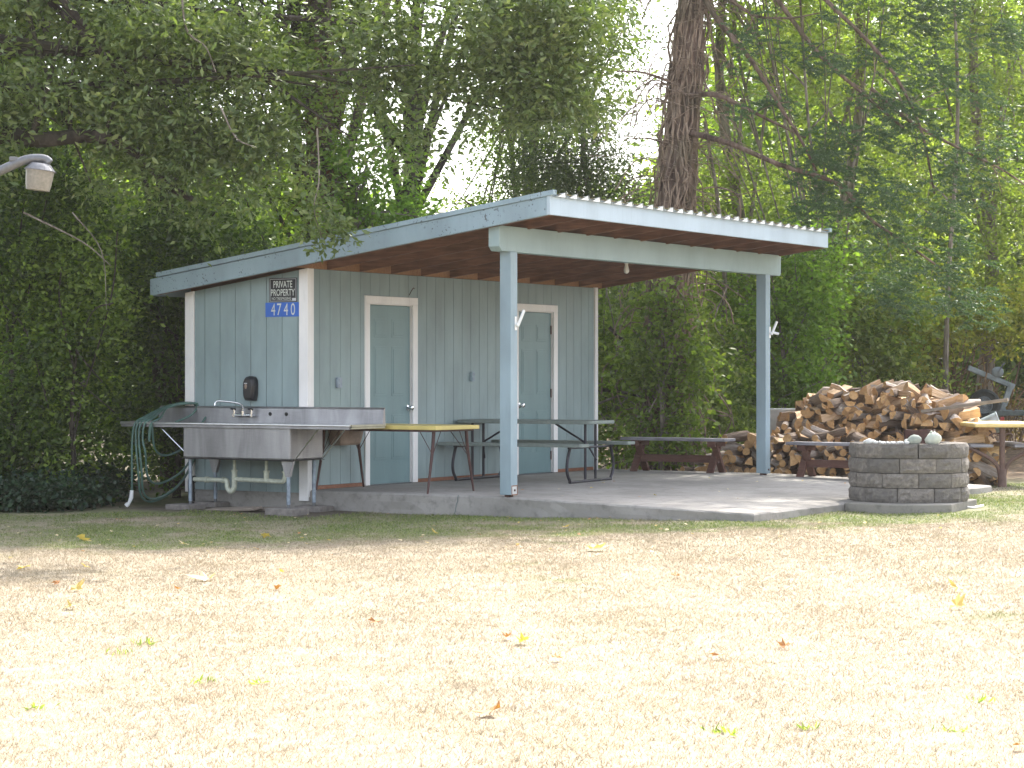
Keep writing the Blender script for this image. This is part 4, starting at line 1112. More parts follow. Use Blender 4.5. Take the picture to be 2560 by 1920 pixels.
def ell_points(n, c, r, g, shell=.45, hole=None, hs=1.0, ph=0.):
    out = []
    while sum(len(o) for o in out) < n:
        p = g.normal(size=(n*2, 3)); p /= np.linalg.norm(p, axis=1, keepdims=True)
        k = shell + (1-shell)*g.random(len(p))**.6; bump_ = 1+.22*np.sin(p[:, 0]*4+ph)*np.cos(p[:, 2]*5+ph*2)+.12*np.sin(p[:, 1]*9+ph)
        p = p*(k*bump_)[:, None]*np.array(r) + np.array(c)
        if hole is not None: p = p[hole_noise(p, hs, ph) > hole]
        out.append(p)
    return np.concatenate(out)[:n]
def foliage(name, parts, mat, parent=None):
    """joins (verts, faces) pairs into one mesh"""
    V = []; F = []; k = 0
    for v, f in parts: V.append(v); F.append(f+k); k += len(v)
    return link_mesh(name, np_mesh(name, np.concatenate(V), np.concatenate(F), mat), parent)
def limb_mesh(name, paths, mat, parent, n=7, wob=.0):
    m = MB()
    for (pts, r0, r1) in paths:
        P = spline(pts, 5); k = len(P)
        m.tube(P, [r0+(r1-r0)*i/(k-1) for i in range(k)], n)
    return m.build(name, mat, parent, True)
def keep_front(p, margin=.0):
    """keep foliage out of the shelter and its porch"""
    x, y, z = p[:, 0], p[:, 1], p[:, 2]
    inside = (x > XL-.25) & (x < XH+.25) & (y > YA-.15) & (y < YB+.25) & (z < 2.384+SL*x+.30)
    sinkzone = (x > -2.5) & (x < 1.5) & (y > -1.3) & (y < .15) & (z < 1.6)
    return ~(inside | sinkzone)
def in_view(p, m=.6):
    lat = (p[:, 0]-CAM.x)*RIGHT.x+(p[:, 1]-CAM.y)*RIGHT.y; dep = (p[:, 0]-CAM.x)*FWD.x+(p[:, 1]-CAM.y)*FWD.y
    return (np.abs(lat) < dep*.2299+m) & (p[:, 2] < 1.217+dep*.1693+m)

def tree(name, label, cat, lat, dep, trunk, tr, crowns, mat, leaf, asp, per, spread, dens, group=None, limbs=6, bark='bark', hole=-.35, hs=1.1, seed=0, gapf=None, extra=None):
    """trunk: list of (lat, z) offsets; crowns: list of (dlat, ddep, z, rlat, rdep, rz)"""
    g = np.random.default_rng(seed+500); base = W(lat, dep, 0); base.z = ZG(base.x, base.y)
    t = empty(name, base, label, cat, 0, group); t.location = (0, 0, 0)
    tp_ = [W(lat+a, dep, z if z > .01 else base.z-.1) for (a, z) in trunk]
    P = spline(tp_, 6); k = len(P); q = random.Random(seed)
    rad = [tr*(1-.72*i/(k-1))*(1.25 if i == 0 else 1) for i in range(k)]
    MB().tube(P, rad, 12).build('trunk', M[bark], t, True)
    top = tp_[-1]; paths = []
    for c in crowns:
        cc = W(lat+c[0], dep+c[1], c[2])
        for _ in range(limbs):
            s = P[q.randint(k//3, k-1)]
            e = cc + RIGHT*q.uniform(-.8, .8)*c[3] + FWD*q.uniform(-.8, .8)*c[4] + Vector((0, 0, q.uniform(-.6, .8)*c[5]))
            mid = (s+e)/2 + Vector((q.uniform(-.2, .2), q.uniform(-.2, .2), q.uniform(-.1, .35)))
            paths.append(([s, mid, e], tr*q.uniform(.14, .34), .008))
    if paths:
        for j in range(0, len(paths), 3): limb_mesh('limb', paths[j:j+3], M[bark], t, 6)
    parts = []
    for j, c in enumerate(crowns):
        cc = W(lat+c[0], dep+c[1], c[2]); vol = c[3]*c[4]*c[5]
        area = 4.19*(c[3]*c[5]+c[3]*c[4]+c[4]*c[5])
        n = int(dens*area)
        R3 = np.array([c[3], c[4], c[5]])
        pts = ell_points(n, (0, 0, 0), R3, g, .35, hole, hs, seed*1.3+j)
        wp = np.stack([cc.x+pts[:, 0]*RIGHT.x+pts[:, 1]*FWD.x, cc.y+pts[:, 0]*RIGHT.y+pts[:, 1]*FWD.y, cc.z+pts[:, 2]], -1)
        wp = wp[wp[:, 2] > zg(wp[:, 0], wp[:, 1])+.05]
        wp = wp[keep_front(wp)]
        if gapf is not None: wp = wp[~gapf(wp)]
        vis = in_view(wp)
        a = wp[vis]; b = wp[~vis]
        if len(a): parts.append(clump_leaves(a, per, spread, leaf, asp, g))
        if len(b):
            b = b[g.random(len(b)) < .7]
            if len(b): parts.append(clump_leaves(b, max(2, per//3), spread*1.3, leaf*2.1, asp*1.1, g))
    if extra: parts += extra(g)
    foliage('crown', parts, M[mat], t)
    return t

BT = 'broadleaf trees behind the shelter'
# dark mass at the left
tree('broadleaf_tree', 'dark broadleaf tree at the far left behind the yard light', 'tree', -6.4, 27.5, [(0,0), (.1,2.5), (.4,6), (.2,9)], .20,
     [(.2,0,2.2,2.0,1.4,2.1), (.4,.3,5.6,2.4,1.5,1.9), (0,0,9.2,2.6,2.2,2.2), (1.6,0,12,2.8,2.4,1.8)], 'lf_mid', .078, .58, 40, .17, 15, BT, seed=1, hole=-.05)
tree('broadleaf_tree', 'dark broadleaf tree between the yard light and the low roof end', 'tree', -4.3, 28.5, [(0,0), (-.2,2.5), (.2,6), (.1,9)], .17,
     [(0,0,2.4,1.9,1.3,2.2), (.3,.4,5.0,2.0,1.4,1.6), (0,0,8.6,2.6,2.2,2.2)], 'lf_mid', .075, .58, 40, .17, 14, BT, seed=2, hole=.0)
tree('broadleaf_tree', 'leafy tree above the low end of the roof', 'tree', -2.9, 30.5, [(0,0), (.2,2.5), (-.1,5), (.1,8)], .15,
     [(-.6,0,3.1,1.6,1.2,1.7), (-.9,.6,6.0,1.5,1.4,1.2), (-.5,0,8.8,2.4,2.2,2.0)], 'lf_mid', .075, .58, 38, .17, 12, BT, seed=3, hole=.08)
tree('hedge_shrub', 'dark leafy shrub at the left edge of the lawn', 'shrub', -5.6, 24.6, [(0,0), (.1,1), (0,2)], .05,
     [(.0,0,1.2,1.15,.9,1.6), (.1,.3,3.0,1.1,.8,1.0)], 'lf_shaded', .07, .6, 36, .15, 20, 'dark shrubs left of the sink', limbs=5, seed=4, hole=-.5)
tree('hedge_shrub', 'dark leafy shrub in the gap beside the draped hose', 'shrub', -3.95, 26.2, [(0,0), (.05,1), (0,1.8)], .05,
     [(.0,0,1.1,1.15,.8,1.6), (.3,.2,2.6,1.0,.7,.9)], 'lf_shaded', .07, .6, 36, .15, 18, 'dark shrubs left of the sink', limbs=5, seed=5, hole=-.5)
tree('hedge_shrub', 'dark shrub with yellowing leaves beneath the yard light', 'shrub', -4.75, 24.3, [(0,0), (-.05,.8), (0,1.5)], .04,
     [(.0,0,.8,.75,.6,1.1), (-.2,.2,2.1,.85,.6,.9)], 'lf_mid', .066, .55, 34, .14, 18, 'dark shrubs left of the sink', limbs=5, seed=6, hole=-.5)

# near canopy hanging in from the left
def window(p):      # the thin place in the canopy through which the vine clad trunk is seen
    lat = (p[:, 0]-CAM.x)*RIGHT.x+(p[:, 1]-CAM.y)*RIGHT.y; dep = (p[:, 0]-CAM.x)*FWD.x+(p[:, 1]-CAM.y)*FWD.y
    k = lat/dep + .0855 + .006*np.sin(p[:, 2]*3)
    return ((np.abs(k) < .019) & (p[:, 2] < 5.3) & (np.sin(p[:, 2]*9+p[:, 1]*7) > -.9)) | ((lat/dep < -.03) & (hole_noise(p, 3.1, 1.7) > .30))
def hang(g):
    c = []
    for (lt, dp, z) in ((-1.90, 22.4, 3.0), (-1.96, 22.3, 2.84), (-1.82, 22.3, 2.70), (-1.92, 22.3, 2.62), (-1.72, 22.3, 2.60), (-2.02, 22.4, 3.1), (-1.62, 22.3, 2.66), (-1.86, 22.3, 2.50), (-1.98, 22.3, 2.95), (-1.84, 22.3, 2.86), (-1.76, 22.3, 2.78), (-2.05, 22.35, 2.75), (-1.96, 22.35, 3.25), (-1.88, 22.35, 3.12), (-1.70, 22.3, 2.72)):
        p = W(lt, dp, z); c.append((p.x, p.y, p.z))
    return [clump_leaves(np.array(c), 34, .085, .08, .5, g)]
t1 = tree('broadleaf_tree', 'big olive leaved tree whose boughs reach over the roof from the left', 'tree', -6.9, 23.4, [(0,0), (-.1,2.5), (.2,4.2), (1.6,5.6), (2.0,8)], .26,
     [(1.9,-.3,4.7,1.5,.9,1.0), (3.3,-.3,4.35,1.4,.9,1.1), (4.8,-.3,4.7,1.3,.8,.95), (6.3,-.4,4.75,1.15,.7,.85), (7.0,-.3,4.3,.75,.5,.6), (7.25,-.3,4.95,.8,.6,.7), (7.55,-.2,4.5,.55,.45,.8), (5.7,-.3,4.05,.9,.5,.6), (4.1,-.4,3.5,1.0,.5,.5), (1.0,-.6,3.7,.9,.5,.7), (3.5,-.2,3.45,1.25,.6,.75), (2.5,0,7.6,2.2,1.4,1.2), (5.9,.2,10.4,1.4,1.1,1.1)],  # last crown, above the view, added only to shade the yard light
     'lf_olive', .095, .40, 24, .15, 23, BT, limbs=1, seed=7, hole=-.2, hs=2.3, gapf=window, extra=hang)
limb_mesh('limb', [([W(-6.6,23.3,3.5), W(-5.3,23.1,3.72), W(-4.9,23.0,3.66), W(-4.3,23.0,3.70), W(-3.9,23,3.55), W(-3.55,23,3.2), W(-3.3,23,3.05)], .11, .03),
    ([W(-4.95,23,3.7), W(-4.8,23.0,4.2), W(-4.65,23,4.75)], .045, .012), ([W(-4.55,23,3.7), W(-4.58,23.1,4.2), W(-4.5,23.1,4.7)], .022, .01), ([W(-4.2,23,3.7), W(-4.1,23.0,4.1), W(-4.05,23,4.4)], .022, .01)], M['bark'], t1, 9)
for pth_ in (([W(-3.3,22.2,5.3), W(-3.25,22.2,4.7), W(-3.05,22.2,4.5), W(-2.95,22.2,4.25)], .012, .005), ([W(-2.9,22.2,3.9), W(-2.75,22.2,3.6), W(-2.55,22.2,3.5)], .010, .004),
    ([W(-1.95,22.3,3.7), W(-1.93,22.3,3.2), W(-1.98,22.3,2.9), W(-1.9,22.3,2.6)], .010, .004), ([W(-5.0,22.8,2.9), W(-4.4,22.8,2.6), W(-4.1,22.8,2.35)], .012, .004), ([W(-4.5,22.8,2.9), W(-4.2,22.8,2.5), W(-4.15,22.8,1.9)], .008, .003)): limb_mesh('dead_twig', [pth_], M['twig'], t1, 6)

# vine hung trunk behind the roof, with rusty leaves
def trunkclothes(path, n, spread, mat, leaf, asp, per, seed, name, parent):
    g = np.random.default_rng(seed); P = spline(path, 12); idx = g.integers(0, len(P), n)
    c = np.array([P[i] for i in idx]) + g.normal(size=(n, 3))*spread
    c = c[keep_front(c)]
    return foliage(name, [clump_leaves(c, per, .09, leaf, asp, g)], mat, parent)
tv = tree('vine_clad_tree', 'leaning dark trunk wrapped in dry vines rising behind the roof', 'tree', -2.12, 28.9, [(.25,0), (.12,2.6), (0,3.2), (-.30,3.9), (-.34,4.6), (-.40,5.6), (-.4,8.5)], .29,
     [(-.5,.3,8.2,2.3,1.6,2.0), (-.6,.5,5.9,1.0,.7,.6), (0,.6,11.2,2.9,2.4,2.0)], 'lf_mid', .07, .55, 34, .16, 13, BT, limbs=6, bark='brownbark', seed=8, hole=-.1)  # topmost crown, out of view, added to shade the lawn
pth = [W(-2.0,28.85,2.6), W(-2.12,28.85,3.2), W(-2.42,28.85,3.9), W(-2.46,28.85,4.6), W(-2.52,28.85,5.6)]
trunkclothes(pth, 22, .13, M['lf_red'], .07, .6, 16, 3, 'rusty_leaves', tv)
trunkclothes(pth, 16, .24, M['lf_mid'], .065, .6, 16, 4, 'climbing_leaves', tv)
def stems(path, n, rad, mat, parent, seed, name='vine_stems', r=.008, hangl=.5):
    q = random.Random(seed); P = spline(path, 10); m = MB(); k = len(P)
    for _ in range(n):
        i = q.randint(0, k-2); L = q.randint(5, 16); a = q.uniform(0, 6.28); pts = []; off = q.uniform(.9, 1.25)
        for j in range(L):
            ii = min(k-1, i+j); rr = rad(ii/(k-1))*off + q.uniform(-.015, .04) + (q.random() < .12)*q.uniform(0, .12); a += q.uniform(-.28, .28)
            pts.append(P[ii] + (RIGHT*math.cos(a) + FWD*math.sin(a))*rr + Vector((0, 0, q.uniform(-.05, .05))))
            if ii == k-1: break
        if len(pts) > 2: m.tube(spline(pts, 2), r*q.uniform(.6, 1.5), 4, False)
        if q.random() < hangl:
            s = P[i] + (RIGHT*math.cos(a) + FWD*math.sin(a))*rad(i/(k-1)); d = (RIGHT*math.cos(a) + FWD*math.sin(a)*.4)
            ln = q.uniform(.15, .75)
            m.tube(spline([s, s+d*ln*.5+Vector((0,0,q.uniform(.0,.12))), s+d*ln*.9+Vector((0,0,-q.uniform(.05,.35))), s+d*ln*q.uniform(.6,1.1)+Vector((0,0,-q.uniform(.2,.6)))], 3), r*q.uniform(.4, .9), 4, False)
    o = m.build(name, mat, parent, True); o['kind'] = 'stuff'; return o
stems(pth, 60, lambda t: .24-.08*t, M['deadstem'], tv, 5)
tf = tree('broadleaf_tree', 'forked dark trunk with climbing green leaves behind the middle of the roof', 'tree', -1.36, 29.8, [(.05,0), (0,2.4), (-.02,3.4), (.05,4.3), (-.05,4.5)], .20,
     [(.5,.4,7.6,2.2,1.6,1.5), (.6,.4,10.6,2.9,2.4,2.0)], 'lf_mid', .07, .55, 34, .16, 12, BT, limbs=5, seed=9, hole=0.0)  # upper crown added above the view for more lawn shade
limb_mesh('limb', [([W(-1.36,29.8,4.15), W(-1.75,29.8,4.7), W(-2.1,29.8,5.3), W(-2.6,29.8,6.3)], .10, .04), ([W(-1.32,29.8,4.2), W(-1.30,29.8,4.9), W(-1.34,29.8,5.6), W(-1.2,29.8,6.8)], .11, .05),
    ([W(-1.3,29.8,4.3), W(-1.1,29.8,4.6), W(-.95,29.8,5.1)], .06, .02)], M['bark'], tf, 10)
trunkclothes([W(-1.36,29.6,2.9), W(-1.4,29.6,4.2), W(-1.3,29.6,5.6)], 42, .19, M['lf_lime'], .075, .75, 14, 6, 'climbing_leaves', tf)
trunkclothes([W(-1.4,29.6,4.2), W(-1.8,29.6,4.8), W(-2.2,29.6,5.5)], 30, .14, M['lf_mid'], .075, .75, 14, 16, 'climbing_leaves', tf)
tree('young_tree', 'bright lime green young tree against the vine clad trunk', 'tree', -2.3, 28.5, [(.0,0), (.05,2.4), (.3,3.2), (.45,4.0)], .05,
     [(.42,-.1,3.95,.50,.3,.42), (.85,-.1,3.35,.5,.3,.36), (.30,.0,3.25,.35,.25,.35)], 'lf_lime', .095, .5, 24, .12, 22, None, limbs=5, bark='twig', seed=10, hole=-.3)

# small leaved trees filling the middle distance
tree('small_leaved_tree', 'loose tree with small backlit leaves above the roof ridge', 'tree', .25, 34.5, [(0,0), (-.15,3), (.1,5), (0,8)], .13,
     [(0,0,4.3,1.5,1.0,1.25), (-.5,.2,3.2,1.3,.9,.8), (.1,0,6.5,2.0,1.4,1.5), (.2,0,9,2.2,1.6,1.4)], 'lf_mid', .07, .5, 34, .18, 15, BT, seed=11, hole=-.2, hs=1.9, bark='twig')
tree('small_leaved_tree', 'grey green willowy tree between the roof corner and the conifer trunk', 'tree', 1.15, 32.8, [(0,0), (.1,3), (-.1,4.5), (0,5.4)], .07,
     [(0,0,3.5,.95,.8,1.4), (-.25,0,4.4,.95,.7,1.5), (-.4,-.2,3.9,.8,.6,1.0), (.5,.2,3.0,.8,.7,.8)], 'lf_grey', .075, .30, 38, .15, 18, BT, limbs=1, seed=12, hole=-.25, hs=1.7, bark='twig')
tree('small_leaved_tree', 'yellow green tree just right of the conifer trunk', 'tree', 3.5, 35.5, [(0,0), (.2,3), (-.2,6), (0,9)], .14,
     [(0,0,3.9,1.5,1.1,1.7), (.7,0,6.6,1.15,1.1,1.2), (0,.5,9.9,2.0,1.8,1.6)], 'lf_yel', 0.096, .5, 22, .18, 13, BT, seed=13, hole=0.02, hs=2.1, bark='twig')
tree('small_leaved_tree', 'tall pale leaved tree behind the hanging fir boughs', 'tree', 5.6, 37, [(0,0), (-.2,3), (.2,6), (0,9)], .15,
     [(0,0,4.2,1.6,1.1,1.9), (.1,0,7.3,1.6,1.2,1.3), (0,.8,9.6,1.2,1.0,.8)], 'lf_yel', 0.102, .42, 22, .19, 13, BT, seed=14, hole=-0.03, hs=2.1, bark='twig')
tree('small_leaved_tree', 'silvery green leaved tree at the right edge of the clearing', 'tree', 7.6, 36.2, [(0,0), (.2,3), (-.1,6), (0,9)], .15,
     [(0,0,3.9,1.5,1.1,1.9), (.1,0,7.0,1.6,1.2,1.4)], 'lf_yel', 0.102, .40, 23, .18, 14, BT, seed=15, hole=-0.08, hs=2.1, bark='twig')
tree('small_leaved_tree', 'slim leafy tree seen beyond the far porch post', 'tree', 4.6, 33.6, [(0,0), (.1,1.5), (0,3)], .07,
     [(-.9,0,2.3,1.3,.8,1.3), (.5,.3,2.4,1.3,.8,1.2), (.1,0,8.0,1.9,1.4,1.2), (-1.6,-.4,8.6,1.6,1.3,1.0)], 'lf_mid', 0.092, .5, 22, .17, 16, BT, seed=16, hole=-0.13, hs=2.1, bark='twig')  # the two high crowns are added to keep sun off the slab
tree('small_leaved_tree', 'pale leafy tree beyond the trailer outside the clearing corner', 'tree', 10.4, 36.5, [(0,0), (.2,3), (-.1,6), (0,9)], .15,
     [(0,0,3.6,1.9,1.2,2.6), (.1,0,7.6,1.9,1.3,1.9)], 'lf_mid', .09, .45, 26, .18, 13, BT, seed=33, hole=-.2, bark='twig')
tree('small_leaved_tree', 'leafy tree left of the dark broadleaf trees', 'tree', -9.6, 28.5, [(0,0), (.2,3), (-.1,6), (0,9)], .17,
     [(0,0,3.2,2.0,1.3,2.8), (.1,0,7.6,2.2,1.4,2.2)], 'lf_mid', .09, .5, 26, .18, 13, BT, seed=34, hole=-.2)
# shrubs right of the shelter and behind the woodpile
SG = 'green shrubs between the shelter and the woodpile'
tree('green_shrub', 'rounded green shrub at the far end of the shelter wall', 'shrub', 1.45, 31.4, [(0,0), (.05,.6), (0,1.4)], .04,
     [(0,0,.75,.85,.6,.95), (.1,.3,1.9,.8,.6,.8)], 'lf_mid', 0.079, .6, 21, .13, 24, SG, limbs=6, seed=17, hole=-0.28, hs=2.1, bark='twig')
tree('green_shrub', 'sprawling green shrub behind the near wooden bench', 'shrub', 2.5, 31.6, [(0,0), (.1,.6), (0,1.2)], .04,
     [(0,0,.7,.95,.6,.85), (-.2,.4,1.6,.9,.6,.8)], 'lf_yel', 0.079, .6, 21, .13, 22, SG, limbs=6, seed=18, hole=-0.23, hs=2.1, bark='twig')
tree('green_shrub', 'tall bright green shrub right of the far porch post', 'shrub', 3.9, 32.6, [(0,0), (.1,1.1), (0,2.2)], .05,
     [(.0,0,1.3,.95,.7,1.3), (.3,.2,2.7,.9,.7,.9)], 'lf_lime', 0.092, .55, 22, .14, 20, SG, limbs=6, seed=19, hole=-0.18, hs=2.1, bark='twig')
tree('green_shrub', 'dark undergrowth shrub directly behind the low woodpile', 'shrub', 3.1, 32.4, [(0,0), (.1,.4), (0,.9)], .04,
     [(0,0,.5,1.1,.6,.8), (.9,.2,.6,1.0,.6,.8)], 'lf_mid', 0.084, .55, 21, .14, 18, SG, limbs=5, seed=20, hole=-0.28, hs=2.1, bark='twig')
tree('green_shrub', 'olive green shrub behind the crest of the woodpile', 'shrub', 5.3, 34.0, [(0,0), (.1,.7), (0,1.5)], .04,
     [(0,0,1.2,1.2,.7,1.0), (.2,.2,2.2,1.0,.7,.7)], 'lf_yel', 0.095, .55, 21, .15, 17, SG, limbs=6, seed=21, hole=-0.13, hs=2.1, bark='twig')
tree('green_shrub', 'yellowing shrub above the trailer', 'shrub', 6.9, 35.2, [(0,0), (.1,.9), (0,1.9)], .04,
     [(0,0,2.0,1.3,.7,.8), (.9,.2,2.3,1.1,.7,.8), (-.9,-.5,1.85,1.0,.6,.65)], 'lf_gold', 0.102, .5, 21, .15, 16, SG, limbs=6, seed=22, hole=-0.08, hs=2.1, bark='deadstem')
tree('green_shrub', 'leafy shrub growing in front of the foot of the conifer trunk', 'shrub', 1.95, 29.6, [(0,0), (.05,.5), (0,1.1)], .035,
     [(0,0,.45,.65,.35,.6), (.25,.1,1.35,.6,.35,.6), (-.3,.1,1.5,.45,.3,.55), (.1,.1,2.15,.45,.3,.4)], 'lf_mid', 0.084, .6, 19, .12, 24, SG, limbs=5, seed=23, hole=-0.18, hs=2.1, bark='twig')
tree('hedge_shrub', 'deep shaded thicket closing the gap behind the left shrubs', 'shrub', -4.6, 30.6, [(0,0), (.1,1), (0,2)], .05,
     [(-1.3,0,1.0,1.3,.7,1.5), (0,0,1.0,1.3,.7,1.5), (1.3,0,1.1,1.2,.7,1.5)], 'lf_shaded', .085, .6, 30, .17, 15, 'dark shrubs left of the sink', limbs=4, seed=24, hole=-.6)
# dead brown stems at the right
q = random.Random(31)
db = empty('dead_brush', (0, 0, 0), 'brown dead stems and brambles behind the trailer', 'brush')
for j in range(4):
    m = MB()
    for _ in range(34):
        lt = 5.9 + j*.62 + q.uniform(-.35, .35); dp = 35.0+q.uniform(-.7, .7); p = W(lt, dp, 0); z = ZG(p.x, p.y)-.05
        h = q.uniform(.5, 1.35); le = q.gauss(.1, .35)
        m.tube(spline([Vector((p.x, p.y, z)), Vector((p.x, p.y, z+h*.5))+RIGHT*le*h*.35, Vector((p.x, p.y, z+h))+RIGHT*le*h+FWD*q.uniform(-.2, .2)], 3), q.uniform(.005, .013), 4, False)
    o = m.build('dead_stems', M['deadstem'], db); o['kind'] = 'stuff'
gb = np.random.default_rng(5); cs = []
for _ in range(150):
    p = W(gb.uniform(5.6, 8.3), gb.uniform(34.4, 35.8), 0); cs.append((p.x, p.y, ZG(p.x, p.y)+abs(gb.normal())*.55))
o = foliage('dead_leaves', [clump_leaves(np.array(cs), 16, .12, .07, .5, gb)], M['lf_brush'], db); o['kind'] = 'stuff'
# broken branches beside the shelter
bb = empty('fallen_branches', (0, 0, 0), 'bare broken branches caught in the shrubs beyond the shelter wall', 'branches')
for (a, b_, c_, r) in (((1.35,30.9,1.9), (1.62,30.8,1.65), (1.95,30.8,1.35), .03), ((1.15,30.9,1.05), (1.55,30.8,1.0), (1.85,30.8,.92), .035), ((1.2,30.8,.85), (1.5,30.7,.95), (1.7,30.8,.83), .02),
                       ((1.2,30.8,.75), (1.3,30.8,.6), (1.42,30.8,.42), .012), ((2.2,30.9,1.1), (2.5,30.9,1.25), (2.75,30.9,1.45), .02), ((1.9,31,.1), (2.4,30.8,.35), (2.75,30.8,.62), .014), ((3.0,30.9,2.5), (2.8,30.8,2.0), (2.95,30.9,1.7), .012)):
    limb_mesh('branch', [([W(*a), W(*b_), W(*c_)], r, r*.4)], M['twig'] if r < .03 else M['bark'], bb, 6)

# the conifer
con = empty('conifer_tree', (0, 0, 0), 'massive conifer trunk covered in bare vine stems with drooping fir boughs', 'tree')
cp = [W(2.06,30.2,-.1), W(2.08,30.2,.9), W(2.13,30.2,2.6), W(2.22,30.2,3.9), W(2.44,30.2,6.2), W(2.7,30.2,9.5), W(2.9,30.2,13)]
P = spline(cp, 12); q = random.Random(2); k = len(P); V = []; F = []; n = 30
for i, p in enumerate(P):
    r = float(np.interp(p.z, [0, 1, 2.6, 4, 6.2, 13], [.32, .27, .245, .22, .155, .09]))
    for j in range(n):
        a = 2*math.pi*j/n; rr = r*(1+.07*math.sin(j*2.7+i*.35)+.05*math.sin(j*5.1-i*.6)+q.uniform(-.03, .03))
        V.append(p + (RIGHT*math.cos(a)+FWD*math.sin(a))*rr)
for i in range(k-1):
    for j in range(n): F.append((i*n+j, i*n+(j+1)%n, (i+1)*n+(j+1)%n, (i+1)*n+j))
MB().add(V, F).build('trunk', M['conbark'], con)
stems(cp[:6], 260, lambda t: float(np.interp(t*5, [0, 1, 2, 3, 4, 5], [.32, .27, .245, .22, .155, .13])), M['vine'], con, 6, 'vine_stems', .0125, .8)
LB = [  # drooping limbs: right, depth, height
 ([(2.45,30,6.6), (2.7,29.6,6.0), (3.15,29.4,5.4), (3.55,29.2,4.7), (3.75,29.1,4.35), (3.98,29.1,3.9)], .055, .02),
 ([(2.4,30,5.0), (2.75,29.6,4.95), (3.3,29.4,4.65), (3.85,29.2,4.35)], .05, .02),
 ([(2.4,30,4.5), (2.9,29.5,4.3), (3.5,29.2,4.0), (4.25,29,3.72), (4.6,28.9,3.3), (5.1,28.9,2.95), (5.6,28.9,2.6)], .055, .02),
 ([(2.3,30,7.3), (3.2,29.6,6.6), (4.0,29.3,5.5), (4.6,29.1,4.9), (5.1,29,4.45)], .055, .022),
 ([(2.3,30,7.6), (3.6,29.6,6.7), (4.3,29.3,6.0), (4.9,29.1,5.3), (5.3,29,4.5), (5.5,29,3.6)], .05, .02),
 ([(2.3,30,6.9), (3.1,29.7,6.1), (3.6,29.4,5.95), (4.05,29.3,6.0)], .035, .012),
 ([(4.7,29.2,5.0), (5.2,29.1,4.55), (5.8,29,4.2), (6.4,29,3.9), (6.9,29,3.55)], .035, .012),
 ([(2.1,30,5.2), (1.75,29.9,5.3), (1.35,29.9,5.32)], .03, .012),
 ([(2.1,30,4.35), (1.8,29.9,4.42), (1.5,29.9,4.40)], .022, .008),
 ([(2.3,30,8.5), (3.9,29.4,7.9), (5.4,29.2,7.1), (6.6,29.2,6.2)], .05, .02),
 ([(2.3,30,9.8), (3.9,29.4,9.3), (5.4,29.2,8.5), (6.9,29.2,7.6)], .05, .02),
 ([(2.3,30,9.0), (1.0,29.6,8.9), (-.4,29.4,8.5)], .05, .02)]
for (pts, r0, r1) in LB: limb_mesh('limb', [([W(*p) for p in pts], r0*.75, r1*.7)], M['conbark'], con, 8)
qq = random.Random(77); m = MB()
for _ in range(150):      # fine dead twigs off the limbs
    pts, r0, r1 = qq.choice(LB[:8]); P = spline([W(*p) for p in pts], 6); i = qq.randint(0, len(P)-2); s = P[i]
    d = RIGHT*qq.uniform(-.3, 1) + FWD*qq.uniform(-.5, .5) + Vector((0, 0, qq.uniform(-.9, .5))); l = qq.uniform(.15, .6)
    m.tube(spline([s, s+d*l*.5+Vector((0,0,qq.uniform(-.05,.05))), s+d*l+Vector((0,0,-.05))], 3), qq.uniform(.003, .007), 4, False)
for _ in range(110):     # bare twigs round the lower trunk
    z = qq.uniform(2.6, 6.3); s = W(2.0+(z-2.6)*.055+qq.choice((-.25, .25)), 30+qq.uniform(-.2, .1), z); sg = qq.choice((-1, 1, 1)); l = qq.uniform(.3, 1.1)
    m.tube(spline([s, s+RIGHT*sg*l*.5+Vector((0,0,qq.uniform(-.15,.1))), s+RIGHT*sg*l+Vector((0,0,qq.uniform(-.5,.05)))], 4), qq.uniform(.003, .007), 4, False)
o = m.build('bare_twigs', M['vine'], con); o['kind'] = 'stuff'
# fir sprays: shoots with needles in soft tufts
g = np.random.default_rng(44); S = []
regions = [(3.15,29.2,4.75,.35,.18,10), (3.95,29.1,4.2,.42,.35,34), (4.15,29,3.55,.5,.32,40), (4.75,28.9,3.15,.45,.35,36), (5.4,28.9,2.6,.5,.5,44), (5.6,28.9,3.6,.35,.6,40), (4.9,29,4.6,.5,.4,40),
           (5.5,29,4.9,.5,.5,36), (4.35,29.2,5.6,.5,.4,36), (5.3,29.1,5.9,.6,.45,44), (3.2,29.4,5.6,.35,.3,16), (6.1,29,4.1,.45,.3,24), (6.4,29,5.7,.5,.4,26), (4.8,28.9,2.3,.4,.25,16), (5.9,28.9,2.0,.4,.3,22), (3.55,29.3,3.0,.5,.25,10),
           (5.4,29.2,7.4,1.5,.6,50), (5.4,29.2,9.0,1.7,.6,50), (3.6,29.3,8.0,1.2,.5,30), (.4,29.5,8.8,1.2,.5,30)]
for (lt, dp, z, rl, rz, n) in regions:
    for _ in range(int(n*3.6)):
        if _ % 9 == 0: hub = (lt+g.normal()*rl*.62, dp+g.normal()*.22, z+g.normal()*rz*.62)
        p = W(hub[0]+g.normal()*.10, hub[1]+g.normal()*.1, hub[2]+g.normal()*.07)
        th = g.uniform(-.9, .9); d = RIGHT*math.cos(th)*g.choice((-1, 1), p=(.25, .75)) + FWD*g.uniform(-.8, .5) + Vector((0, 0, g.uniform(-.55, .35)))
        d.normalize(); S.append((p, d, g.uniform(.12, .26)))
nd = 40; Vs = []; C0 = []; D0 = []; Ll = []
